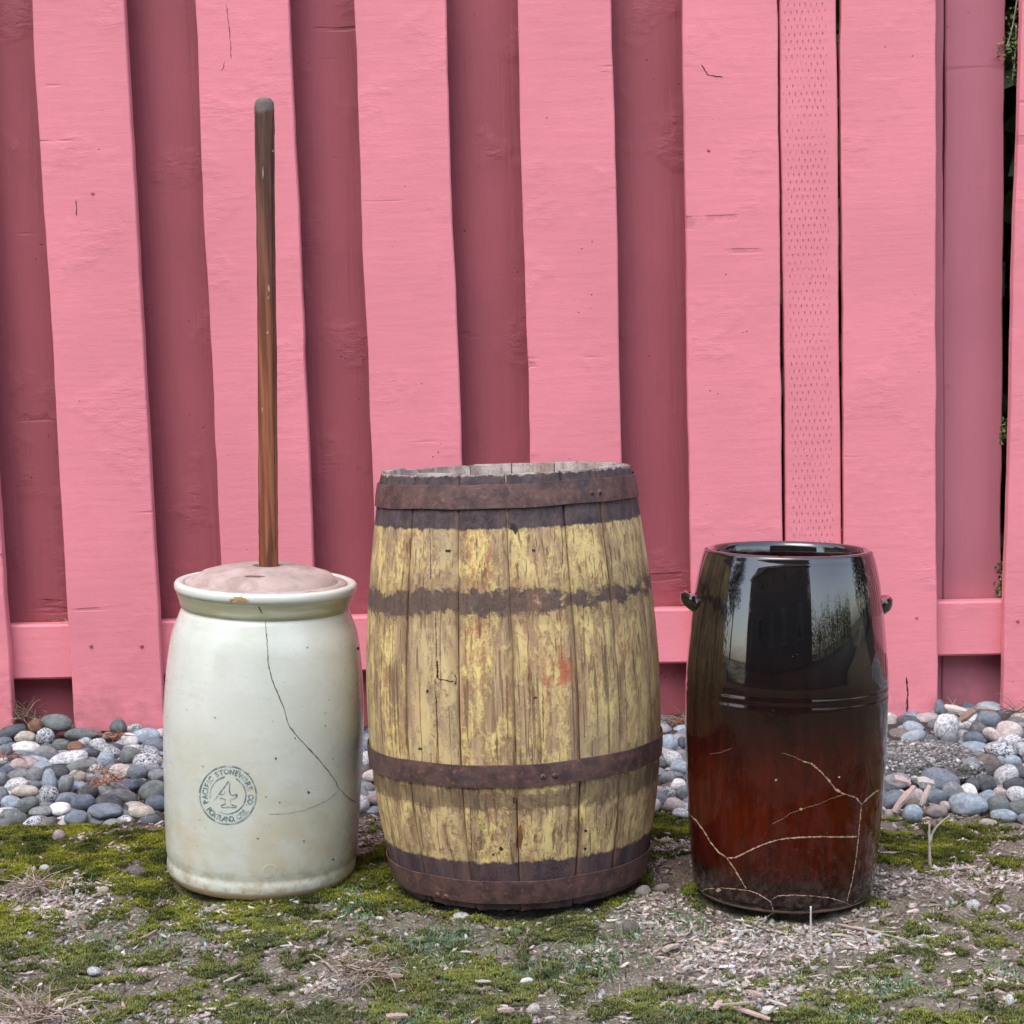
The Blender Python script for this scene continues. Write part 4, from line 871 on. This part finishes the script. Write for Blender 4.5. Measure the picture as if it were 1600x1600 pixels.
for i, (p, a, dep, cz, ro, k, px, py) in enumerate(places):
    me, _ = pmesh[(i*7+3) % 12]; o = link('pebble', me); o.location = p; o.scale = (a, dep, cz); o.rotation_euler = (random.uniform(-.15, .15), R(ro), random.uniform(-.25, .25))
    c = PC[k]; v = random.uniform(.92, 1.18); o.color = (c[0]*v, c[1]*v, c[2]*v, c[3])
    near = sorted(((q[6]-px)**2+(1.5*(q[7]-py))**2, j) for j, q in enumerate(places) if j != i)
    base = '%s %s pebble %s' % (PN[k], shape(PL[i][2], PL[i][3], PL[i][2]), areas(px)); lab = base
    def rel(j):
        q = places[j]; dx, dy = px-q[6], py-q[7]
        return ('%s a %s one' % (('right of' if dx > 0 else 'left of') if abs(dx) > abs(dy)*1.2 else ('below' if dy > 0 else 'above'), PN[q[5]]))
    for extra in ['', ' '+row(py, px), ', '+rel(near[0][1]), ', '+rel(near[1][1]), ', %s and %s' % (rel(near[0][1]), rel(near[1][1])), ', %s and %s' % (rel(near[0][1]), rel(near[2][1])), ', %s and %s' % (rel(near[1][1]), rel(near[2][1]))]:
        lab = base+extra
        if extra == '' : continue
        if lab not in labels and len(lab.split()) <= 16: break
        short = '%s pebble %s%s' % (PN[k], areas(px), extra)
        if short not in labels and len(short.split()) <= 16 and len(lab.split()) > 16: lab = short; break
    if len(lab.split()) > 16 : lab = '%s pebble %s' % (PN[k], areas(px))
    labels.add(lab)
    tag(o, lab, 'pebble', 'river pebbles in the bed along the fence')
# filler pebbles under and around, and behind the vessels
bm = bmesh.new(); bmesh.ops.create_icosphere(bm, subdivisions=2, radius=1); TV = np.array([v.co[:] for v in bm.verts]); TF = np.array([[v.index for v in f.verts] for f in bm.faces]); bm.free()
FV, FF, FC = [], [], []; cnt = 0
pts = []
xs = np.arange(-2.6, 2.8, .036)
for iy, yy in enumerate(np.arange(2.70, 3.31, .034)):
    for xx in xs:
        x_ = xx+rng.uniform(-.012, .012)+(iy % 2)*.018; y_ = yy+rng.uniform(-.01, .01)
        if y_ > float(bed_edge(np.array([x_]))[0])+.022: pts.append((x_, y_))
pts = np.array(pts); foot_c = on_z(1445, 1178, .03)
k = (((pts[:, 0]-foot_c.x)/.10)**4+((pts[:, 1]-foot_c.y)/.115)**4 > 1); pts = pts[k]; n = len(pts)
keys = list('ggbbBddnnwscplk'); ck = np.array([PC[keys[j]] for j in rng.integers(0, len(keys), n)]); ck[:, :3] *= rng.uniform(.75, 1.1, (n, 1))
hidden = np.array([to_px((a, c_, .02)) for a, c_ in pts]); behind = ((hidden[:, 0] > 275) & (hidden[:, 0] < 560)) | ((hidden[:, 0] > 600) & (hidden[:, 0] < 1020)) | ((hidden[:, 0] > 1085) & (hidden[:, 0] < 1370)) | (hidden[:, 0] < -30) | (hidden[:, 0] > 1630)
up_ = np.where(behind, .006, -.006)
s = rng.uniform(.016, .026, n)
D = np.zeros((n, len(TV)))
for i in range(5):
    d = rng.normal(size=(n, 3)); d /= np.linalg.norm(d, axis=1)[:, None]; D += np.sin((d@TV.T)*2.2+rng.uniform(0, 6, (n, 1)))*.04
V, F, C = scatter(TV[None]*(1+D[:, :, None]), TF, np.stack([pts[:, 0], pts[:, 1], height(pts[:, 0], pts[:, 1])+up_], -1), np.stack([s*rng.uniform(.9, 1.3, n), s, s*rng.uniform(.5, .75, n)], -1), rotm(rng.uniform(0, 6.3, n), rng.normal(0, .3, n), rng.normal(0, .3, n)), ck)
tag(link('river_gravel', np_mesh('river_gravel', V, F, True, C), M['pebble_fill']), 'lower layer of mixed grey river stones filling the bed along the fence', 'gravel', kind='stuff')
# exposed aggregate footing right of the crock
V0, F0 = ico(4, 900, .05); V0 = np.sign(V0)*np.abs(V0)**.5*.92
b = NB('rough_concrete'); b.obj(); c = b.mix(b.rng(b.voro(24, out='Color'), .1, .9), (.10, .096, .09), (.22, .21, .20)); M['concrete'] = b.done(c, .9, b.bump(b.noise(40, detail=5), .004), .2)
ft = empty('concrete_footing', (foot_c.x-.02, foot_c.y+.01, .012)); tag(ft, 'rough concrete post footing with small exposed stones between fence and pebbles', 'footing')
fo = link('footing_block', np_mesh('footing_block', V0, F0, True), M['concrete'], ft); fo.scale = (.115, .13, .021)
n = 6500; x = rng.uniform(-1, 1, n); y = rng.uniform(-1, 1, n); k = x**4+y**4 < .92; x, y = x[k], y[k]; n = len(x); s = rng.uniform(.0009, .0032, n)*np.where(rng.uniform(0, 1, n) < .08, 1.7, 1); fb = BVHTree.FromPolygons([Vector(v) for v in V0*np.array([.115, .13, .021])], [tuple(f) for f in F0])
zs = []
for a, c_ in zip(x, y):
    h_ = fb.ray_cast(Vector((a*.115, c_*.13, 1)), Vector((0, 0, -1))); zs.append(h_[0].z if h_[0] else 0)
bm = bmesh.new(); bmesh.ops.create_icosphere(bm, subdivisions=1, radius=1); T1 = np.array([v.co[:] for v in bm.verts]); T1F = np.array([[v.index for v in f.verts] for f in bm.faces]); bm.free()
ck = np.array([PC[keys[j]] for j in rng.integers(0, len(keys), n)]); ck[:, :3] = ck[:, :3].mean(1)[:, None]*np.array([.62, .60, .58])*rng.uniform(.7, 1.3, (n, 1)); ck[:, 3] = 0
V, F, C = scatter(T1[None]*(1+rng.uniform(-.15, .15, (n, len(T1), 1))), T1F, np.stack([x*.115, y*.13, np.array(zs)+s*.2], -1), np.stack([s*1.2, s, s*.7], -1), rotm(rng.uniform(0, 6.3, n), rng.normal(0, .3, n), rng.normal(0, .3, n)), ck)
o = link('aggregate', np_mesh('aggregate', V, F, False, C), M['pebble_fill'], ft); o['kind'] = 'stuff'

# ================================================================ TWIGS, STICKS, CHIPS
M['twig_pale'] = simple('bleached_twig', (.50, .45, .38), .8, .0008); M['twig_dark'] = simple('brown_twig', (.36, .27, .21), .85, .0008)
def chip_mat():
    b = NB('split_wood_chip'); b.obj(seed=True); g = b.noise(9, stretch=(.25, 3, 2), detail=4); oi = b.n('ShaderNodeObjectInfo').outputs['Color']
    c = b.mix(1., oi, b.mix(b.rng(g, .3, .7), (.66, .63, .61), (1.15, 1.13, 1.1)), 'MULTIPLY'); return b.done(c, .85, b.bump(g, .0008), .2)
M['chip'] = chip_mat()
def gzp(x_, y_): return float(gh(np.array([x_]), np.array([y_]))[0])
def twig(pixpts, rad, mat, label, cat='twig', lift=None, group=None, extra=None, zs=None):
    root = None; P = []
    for i, (px, py) in enumerate(pixpts):
        p = on_z(px, py, .0); z = gzp(p.x, p.y)+rad*.9; p = on_z(px, py, z)
        P.append(p)
    if zs:                                     # upright: stands over its first point
        base = P[0]; P = [base]+[on_y(px, py, base.y) for px, py in pixpts[1:]]
    o0 = P[0].copy(); sp_ = spline([tuple(p-o0) for p in P], max(6, 5*(len(P)-1)))
    S = tube_sections([Vector(q) for q in sp_], [rad*(1-.55*i/len(sp_))*random.uniform(.85, 1.15) for i in range(len(sp_))], 6, .1)
    V, F = loft(S)
    if extra:
        for ex in extra:
            E = [on_y(px, py, o0.y)-o0 if zs else on_z(px, py, gzp(*on_z(px, py, 0).xy)+rad)-o0 for px, py in ex]
            q = spline([tuple(e) for e in E], 8); S = tube_sections([Vector(e) for e in q], [rad*.8*(1-.6*i/len(q)) for i in range(len(q))], 6, .1)
            v, f = loft(S); k = len(V); V = list(V)+v; F = F+[tuple(i+k for i in ff) for ff in f]
    o = link('twig' if cat == 'twig' else cat.replace(' ', '_'), py_mesh('twig', V, F, True), mat); o.location = o0; return tag(o, label, cat, group)
twig([(1453, 1356), (1452, 1320), (1452, 1290), (1453, 1286)], .0024, M['twig_pale'], 'bleached forked twig standing upright beside the right moss patch', zs=True, extra=[[(1453, 1318), (1458, 1300), (1470, 1285), (1484, 1274)]])
twig([(1375, 1333), (1410, 1332), (1450, 1328), (1475, 1322), (1515, 1314)], .0019, M['twig_pale'], 'thin pale twig lying across the moss right of the brown crock')
twig([(1310, 1445), (1350, 1453), (1410, 1468), (1475, 1493)], .0021, M['twig_dark'], 'long thin brown twig lying on the soil right of the brown crock')
twig([(1268, 1480), (1267, 1450), (1267, 1416)], .0022, M['twig_pale'], 'short pale twig standing upright in front of the brown crock', zs=True)
twig([(1258, 1505), (1272, 1498), (1282, 1480), (1280, 1474)], .002, M['twig_pale'], 'small curled pale twig on the mulch in front of the brown crock')
twig([(200, 1474), (222, 1466), (246, 1453)], .0030, M['twig_dark'], 'short stout brown stick on the ground in front of the cream churn', 'stick')
twig([(1510, 1385), (1535, 1395), (1562, 1406)], .0026, M['twig_pale'], 'pale broken stick lying at the right edge of the mulch', 'stick')
twig([(1225, 1530), (1255, 1528), (1288, 1522)], .0014, M['twig_pale'], 'thin pale twig lying low on the mulch below the brown crock')
twig([(40, 1566), (70, 1580), (110, 1592)], .0022, M['twig_dark'], 'brown twig in the tangle at the lower left corner', 'twig')
twig([(350, 1535), (365, 1528), (380, 1521)], .0022, M['twig_pale'], 'short pale twig on the moss at bottom left of centre')
twig([(1335, 1448), (1370, 1455), (1400, 1456)], .0012, M['twig_pale'], 'pale straw lying beside the long brown twig')
def chip(px, py, L_, w, ang, col, label, grp='pale wood chips lying on the mulch', lift=0., th=None, name='wood_chip', cat='wood chip'):
    p = on_z(px, py, .0); g = gzp(p.x, p.y); p = on_z(px, py, g+.009+lift); m_ = p.y/FPX; r = random.Random(int(px*7+py))
    S = []
    for i in range(7):
        t = i/6; ww = (.55+.45*math.sin(math.pi*(.12+.8*t)))*r.uniform(.8, 1.1); hh_ = (.6+.4*math.sin(math.pi*t))*r.uniform(.8, 1.15); y0 = r.uniform(-.12, .12)
        S.append([Vector((2*t-1+r.uniform(-.05, .05), y0+a*ww, c_*hh_+.25*math.sin(3*t))) for a, c_ in ((-1, -.8), (.9, -1), (1.05, .6), (.2, 1), (-.95, .8))])
    V, F = loft(S); o = link(name, py_mesh(name, V, F), M['chip']); o.location = p; o.scale = (L_*m_/2, w*m_/2, (th or w*.45)*m_/2)
    o.rotation_euler = (r.uniform(-.2, .2), r.uniform(-.12, .12), ang); v = r.uniform(.9, 1.1); o.color = (col[0]*v, col[1]*v, col[2]*v, 1)
    return tag(o, label, cat, grp)
TA, PK, WH, BR_ = (.52, .43, .36), (.58, .41, .36), (.64, .60, .55), (.24, .17, .14)
chip(1049, 1480, 42, 15, -2.2, TA, 'thick tan wood chip slanting left of the mulch patch before the brown crock')
chip(1122, 1570, 34, 12, 1.2, PK, 'pinkish upright chip left of the splinter heap at bottom right')
chip(1164, 1538, 26, 11, 1.4, TA, 'tan chip at the top of the splinter heap at bottom right')
chip(1180, 1552, 34, 11, -.7, PK, 'pink splinter crossing the middle of the splinter heap', lift=.004)
chip(1201, 1577, 24, 17, 1.0, WH, 'whitish blocky chip at the right end of the splinter heap', lift=.003)
chip(1175, 1583, 70, 10, -.75, PK, 'long pink splinter along the bottom of the splinter heap')
chip(1150, 1568, 60, 7, .1, TA, 'thin tan sliver lying across the splinter heap', lift=.006)
chip(1215, 1567, 36, 6, -.8, WH, 'thin whitish sliver at the upper right of the splinter heap')
chip(1075, 1511, 28, 9, .9, WH, 'pale chip on the grass left of the mulch patch')
chip(1162, 1455, 20, 7, .4, WH, 'small whitish chip on the mulch left below the brown crock')
chip(1212, 1538, 14, 9, .2, WH, 'small whitish chip above the splinter heap')
chip(385, 1455, 16, 6, .3, TA, 'small tan chip on bare soil below the churn')
chip(614, 1525, 30, 14, .2, PK, 'pinkish bark chip on the dead grass below the barrel')
chip(1158, 1500, 16, 7, 2.2, WH, 'small slanting pale chip in the middle of the mulch')
chip(620, 1587, 34, 12, .2, PK, 'pinkish chip at the bottom edge below the barrel')
chip(755, 1533, 26, 7, -.2, WH, 'pale chip on the moss in front of the barrel')
chip(728, 1487, 18, 5, -.2, WH, 'slim pale chip beside the bright grass tuft')
chip(790, 1578, 26, 14, .3, PK, 'pinkish chip at the bottom edge left of centre-right')
chip(1015, 1442, 22, 8, -.4, WH, 'pale chip on the soil between barrel and brown crock')
chip(1500, 1550, 26, 8, .5, TA, 'tan chip on the soil near the lower right corner')
chip(860, 1590, 18, 8, .2, WH, 'small pale chip at the bottom edge right of centre')
chip(1340, 1375, 18, 8, .1, TA, 'small tan chip right against the foot of the brown crock')
# driftwood-like bark pieces lying on the pebbles and at the fence foot
def bark(px, py, L_, w, ang, col, label, y=None, tilt=0.):
    p = on_z(px, py, .03); p = on_z(px, py, gzp(p.x, p.y)+.035); o = chip(px, py, L_, w, 0, col, label, 'bark pieces on the pebble bed', name='bark_piece', cat='bark'); o.location = p; o.rotation_euler = (.3, ang, tilt); return o
bark(1413, 1248, 50, 14, R(-50), (.74, .58, .53), 'long pinkish bark strip slanting across pebbles right of the brown crock')
bark(1410, 1220, 26, 18, R(20), (.62, .48, .44), 'short pinkish bark lump above the slanting bark strip')
bark(1446, 1243, 34, 11, R(-65), (.74, .62, .57), 'narrow bark strip standing beside the slanting one')
bark(1447, 1222, 26, 20, R(10), (.60, .58, .55), 'whitish bark lump between the two bark strips')
bark(1495, 1108, 36, 14, R(15), (.7, .6, .53), 'pale curled bark lying under the rail at the right')
bark(1512, 1118, 28, 16, R(-35), (.30, .22, .17), 'brown curled bark beside the pale one under the right rail')
bark(1540, 1108, 30, 8, R(8), (.36, .28, .23), 'thin bark sliver against the fence under the right rail')
# small loose stones in the foreground
for i, (px, py, w, h, k, lab) in enumerate([(146, 1518, 26, 15, 'w', 'small white stone on the soil in the lower left'), (92, 1306, 24, 18, 'p', 'small pinkish stone sitting in the moss below the left pebbles'), (212, 1362, 34, 16, 'k', 'flat brown stone in the moss left of the churn'), (349, 1453, 14, 12, 'c', 'tiny cream round stone in front of the churn'),
    (184, 1483, 13, 11, 'c', 'tiny cream stone left of the short stick'), (70, 1357, 18, 12, 'w', 'small white stone in the moss near the left edge'), (143, 1434, 16, 9, 'W', 'tiny bright white stone below the left mulch heap'), (162, 1391, 22, 12, 'c', 'cream stone on top of the left mulch heap'), (60, 1382, 28, 16, 'g', 'grey stone at the left end of the mulch heap'),
    (985, 1450, 32, 26, 'k', 'brown-grey stone on the soil between barrel and crock'), (1003, 1392, 26, 18, 'c', 'cream stone beside the foot of the barrel'), (1035, 1388, 26, 14, 'p', 'pinkish stone between the barrel and brown crock'), (1521, 1415, 24, 20, 'w', 'white stone on the mulch at the far right'), (1578, 1563, 14, 18, 'W', 'small bright white stone near the lower right corner'),
    (1543, 1286, 30, 14, 'c', 'flat cream stone below the right pebbles'), (461, 1411, 14, 9, 'w', 'tiny white stone at the foot of the churn'), (336, 1418, 14, 10, 'c', 'tiny cream stone at the churn\'s front left'), (1016, 1530, 14, 10, 'w', 'tiny white stone on the grass below the crock gap'), (822, 1532, 22, 10, 'W', 'small white stone in the moss below the barrel'), (835, 1577, 26, 18, 'q', 'pinkish white stone at the bottom edge below the barrel'), (1582, 1190, 30, 22, 'l', 'pale stone at the right frame edge on the bed'), (722, 1432, 30, 14, 'w', 'white flat stone just in front of the barrel'), (1380, 1560, 14, 10, 'g', 'tiny grey stone on the lower right grass'), (1366, 1470, 18, 14, 's', 'small speckled stone on the mulch right of the brown crock')]):
    p = on_z(px, py, 0); p = on_z(px, py, gzp(p.x, p.y)+h*.35*p.y/FPX); m_ = p.y/FPX; o = link('stone', pmesh[(i*5+1) % 12][0]); o.location = p; o.scale = (w*m_/2, w*m_/2*.8, h*m_/2); o.rotation_euler = (0, random.uniform(-.2, .2), random.uniform(-.5, .5)); c = PC[k]; o.color = c
    tag(o, lab, 'stone', 'loose small stones on the soil')
# dry cedar sprigs among the pebbles (rust coloured)
def sprig(px, py, n, L_, cols, name, label, cat, Y=None, z=.045, spread=1.):
    p0 = on_y(px, py, Y) if Y else on_z(px, py, z); V = []; F = []; C = []; r = random.Random(int(px))
    for i in range(n):
        a = r.uniform(0, 6.28); e = r.uniform(-.15, .9)*spread; q = Vector((r.gauss(0, .012), r.gauss(0, .008), r.gauss(0, .002)))
        col = cols[r.randrange(len(cols))]; path = []
        for k in range(5):
            path.append(q.copy()); q = q+Vector((math.cos(a)*math.cos(e), math.sin(a)*math.cos(e), math.sin(e)))*L_*r.uniform(.12, .3); a += r.gauss(0, .35); e -= r.uniform(0, .35)
        S = tube_sections(path, [.0009*(1-.15*k) for k in range(5)], 4); v, f = loft(S); kk = len(V); V += v; F += [tuple(j+kk for j in ff) for ff in f]; C += [(*col, 1)]*len(v)
    me = bpy.data.meshes.new(name); me.from_pydata([tuple(v) for v in V], [], F); ca = me.color_attributes.new('Col', 'FLOAT_COLOR', 'POINT'); ca.data.foreach_set('color', np.array(C, np.float32).ravel()); me.update()
    o = link(name, me, M['leaf']); o.location = p0; return tag(o, label, cat, 'dry cedar sprigs caught among the pebbles')
RU = [(.34, .13, .07), (.24, .10, .06), (.42, .20, .12)]; DB = [(.16, .10, .07), (.28, .20, .15), (.42, .33, .26)]
sprig(168, 1222, 34, .04, RU, 'cedar_sprig', 'rust-red dry cedar sprig on the pebbles left of the churn', 'sprig', z=.05)
sprig(150, 1205, 26, .035, DB, 'cedar_sprig', 'brown dry cedar sprig above the rust-red one', 'sprig', z=.05)
sprig(12, 1184, 18, .03, RU, 'cedar_sprig', 'rust-red sprig on pebbles at the left frame edge', 'sprig', z=.055)
sprig(180, 1150, 26, .035, RU, 'cedar_sprig', 'reddish dry sprig at the fence foot above the left pebbles', 'sprig', z=.055)
sprig(45, 1122, 40, .06, DB, 'cedar_sprig', 'tangle of brown stems under the rail at the far left', 'sprig', Y=FY+.01, spread=1.4)
sprig(1055, 1130, 40, .05, RU+DB, 'cedar_sprig', 'rusty tangle of needles in the gap between barrel and brown crock', 'sprig', Y=FY-.01)
sprig(1500, 1112, 24, .05, DB, 'cedar_sprig', 'brown stems lying with the bark under the right rail', 'sprig', Y=FY+.01)
sprig(1590, 1112, 20, .05, DB, 'cedar_sprig', 'brown stems at the fence foot on the right frame edge', 'sprig', z=.06)
sprig(100, 968, 9, .02, DB, 'cedar_sprig', 'wisp of dry stems caught on the left end of the rail', 'sprig', Y=FY+.035, spread=.2)
sprig(60, 1590, 60, .07, DB+[(.40, .27, .23)], 'dry_weed', 'dry pinkish-brown weed tangle in the lower left corner', 'weed', z=.012)
sprig(55, 1385, 50, .05, DB, 'dry_weed', 'dry grey weed tangle on the left mulch heap', 'weed', z=.010)
sprig(560, 1520, 60, .06, DB, 'dry_weed', 'dry brown weed tangle in front of the barrel and churn', 'weed', z=.006)

# ================================================================ BEHIND THE FENCE: ivy, and a hedge added to keep the slits dark
def leafmass(n, cen, ext, size, cols, seed, hollow=.4):
    r = np.random.default_rng(seed); d = r.normal(size=(n, 3)); d /= np.linalg.norm(d, axis=1)[:, None]; rad = (hollow+(1-hollow)*r.uniform(0, 1, n)**.5)
    b_ = 1+.25*np.sin(d[:, 0]*7+seed)*np.cos(d[:, 2]*6+1)+.12*np.sin(d[:, 1]*13); P = np.array(cen)+d*(rad*b_)[:, None]*np.array(ext)
    T = np.array([(0, 0, 0), (.45, .5, .08), (0, 1.1, 0), (-.45, .5, .08)]); s = size*r.uniform(.6, 1.3, n); c = np.array(cols)[r.integers(0, len(cols), n)]*r.uniform(.7, 1.3, (n, 1))
    return scatter(T, np.array([(0, 1, 2, 3)]), P, np.stack([s, s, s], -1), rotm(r.uniform(0, 6.3, n), r.normal(0, 1, n), r.normal(0, 1, n)), np.hstack([c, np.ones((n, 1))]))
def stack(L):
    V = []; F = []; C = []; k = 0
    for v, f, c in L: V.append(v); F.append(f+k); C.append(c); k += len(v)
    return np.vstack(V), np.vstack(F), np.vstack(C)
GR = [(.035, .06, .018), (.05, .085, .025), (.025, .045, .015)]
parts = [leafmass(5200, (x_, FY+.95, 1.1), (.6, .5, 1.6), .10, GR, 300+i, .1) for i, x_ in enumerate(np.arange(-2.7, 3.2, .72))]
V, F, C = stack(parts); hedge = empty('hedge', (0, FY+.95, 0)); tag(hedge, 'dark hedge added behind the fence to block sky in the slits', 'hedge')
link('foliage', np_mesh('added_hedge_foliage', V-np.array([0, FY+.95, 0]), F, False, C), M['leaf'], hedge)
M['bark'] = simple('tree_bark', (.10, .075, .055), .9, .01)
for x_ in (-2.4, -1.0, .3, 1.6, 2.9):
    S = tube_sections([Vector((x_+.03*math.sin(k), .02*k, .28*k)) for k in range(7)], [.05*(1-.1*k) for k in range(7)], 8, .08); link('trunk', py_mesh('trunk', *loft(S), True), M['bark'], hedge)
# ivy strands poking through the right slit
def strand(pts, label, seed, spread=.022):
    r = random.Random(seed); Y0 = FY+.050; P = [on_y(a, c_, Y0+.02) for a, c_ in pts]; o0 = P[-1]; q = spline([tuple(p-o0) for p in P], 24)
    root = empty('ivy_strand', o0); tag(root, label, 'ivy')
    S = tube_sections([Vector(v) for v in q], [.0016]*len(q), 5, .2); link('stem', py_mesh('stem', *loft(S), True), M['twig_dark'], root)
    L = []
    T = np.array([(0, 0, 0), (.30, .35, .06), (.5, .8, .0), (0, 1.2, 0), (-.5, .8, 0), (-.3, .35, .06)]); n = 120; idx = np.array([r.randrange(len(q)) for _ in range(n)])
    g = np.random.default_rng(seed); Pn = q[idx]+g.normal(0, 1, (n, 3))*np.array([spread*.5, spread*.5, spread*.6]); s = g.uniform(.005, .011, n); c = np.array([(.13, .20, .06), (.09, .14, .045), (.20, .24, .09)])[g.integers(0, 3, n)]
    V, F, C = scatter(T, np.array([(0, 1, 2, 3, 4, 5)]), Pn, np.stack([s*.6, s, s], -1), rotm(g.uniform(0, 6.3, n), g.normal(0, 1, n), g.normal(0, 1, n)), np.hstack([c, np.ones((n, 1))]))
    link('leaves', np_mesh('leaves', V, F, False, C), M['leaf'], root)
strand([(1592, -20), (1586, 20), (1580, 50), (1572, 75), (1562, 90)], 'mossy green ivy strand hanging in the slit at the upper right', 3)
strand([(1588, 40), (1586, 90), (1582, 125)], 'short ivy tip below the mossy strand in the upper right slit', 4, .010)
strand([(1571, 660), (1569, 680), (1566, 690)], 'tiny ivy leaf tuft halfway down the right slit', 5, .006)
strand([(1562, 885), (1561, 905), (1558, 930)], 'small ivy tuft just above the rail in the right slit', 6, .010)

# ================================================================ BEHIND THE CAMERA (what the glazes reflect)
b = NB('grey_siding'); b.obj(); z = b.xyz()[2]; fr = b.math('FRACT', b.math('MULTIPLY', z, 6.0)); c = b.mix(b.rng(b.noise(3), .3, .7), (.10, .10, .105), (.14, .14, .145)); M['siding'] = b.done(c, .7, b.bump(fr, .02), .3)
M['roofing'] = simple('dark_shingles', (.06, .058, .06), .9, .01, .3, 20); M['white_trim'] = simple('grey_trim', (.2, .2, .2), .6); M['win'] = NB('window_glass').done((.02, .025, .03), .08)
house = empty('house', (-5.2, -8.5, 0)); tag(house, 'grey sided house facing the fence, mirrored in the brown crock glaze', 'house')
def boxm(name, x0, x1, y0, y1, z0, z1, mat, par):
    V = [(x, y, z) for x in (x0, x1) for y in (y0, y1) for z in (z0, z1)]; F = [(0, 1, 3, 2), (4, 6, 7, 5), (0, 4, 5, 1), (2, 3, 7, 6), (0, 2, 6, 4), (1, 5, 7, 3)]
    return link(name, py_mesh(name, V, F), mat, par)
boxm('wall', -9.6, 9.6, -7, 0, 0, 6.0, M['siding'], house)
V = [(-10.1, .6, 5.8), (10.1, .6, 5.8), (10.1, -7.6, 5.8), (-10.1, -7.6, 5.8), (-10.1, -3.5, 9.2), (10.1, -3.5, 9.2)]; link('roof', py_mesh('roof', V, [(0, 1, 5, 4), (2, 3, 4, 5), (0, 4, 3), (1, 2, 5), (0, 3, 2, 1)]), M['roofing'], house)
for x_ in (-7, -3.2, .4, 3.4, 7):
    for z_ in (.9, 3.7):
        w_ = boxm('window', x_-.6, x_+.6, .0, .06, z_, z_+1.3, M['white_trim'], house); boxm('pane', x_-.52, x_+.52, .061, .075, z_+.08, z_+1.22, M['win'], w_)
def tree(x_, y_, h_, w_, seed, label, conifer=False):
    root = empty('conifer_tree' if conifer else 'tree', (x_, y_, 0)); tag(root, label, 'tree')
    S = tube_sections([Vector((.1*math.sin(k+seed), .08*math.cos(k), h_*.8*k/7)) for k in range(8)], [.035*h_*(1-.11*k) for k in range(8)], 9, .08); link('trunk', py_mesh('trunk', *loft(S), True), M['bark'], root)
    r = random.Random(seed); L = []
    for i in range(26):
        t = r.uniform(.12, 1) if conifer else r.uniform(.35, 1); wr = w_*(1.05-t) if conifer else w_*math.sqrt(max(.05, 1-((t-.65)/.42)**2))
        a = r.uniform(0, 6.28); L.append(leafmass(330, (wr*.6*math.cos(a), wr*.6*math.sin(a), h_*t), (wr*.45+.25,)*2+(h_*.07+.2,), .16, GR, seed*50+i, .1))
    V, F, C = stack(L); link('crown', np_mesh('crown', V, F, False, C), M['leaf'], root)
tree(-13, -1.2, 7, 2.6, 11, 'broad tree left of the house behind the viewer')
V, F, C = stack([leafmass(900, (4.9+1.3*k, -12.0+.75*k, .9), (1.1, .8, 1.25+.35*math.sin(k*2.1)), .12, GR, 700+k, .1) for k in range(11)]); hb = empty('hedge', (11, -8, 0)); tag(hb, 'low clipped hedge running away from the house corner behind the viewer', 'hedge')
link('foliage', np_mesh('far_hedge', V-np.array([11, -8, 0]), F, False, C), M['leaf'], hb)
tree(7.0, 3.4, 6.5, 2.0, 31, 'tall dark conifer standing beyond the right end of the fence', True)
tree(-6.4, 3.2, 6.0, 1.9, 32, 'tall conifer beyond the left end of the fence', True)
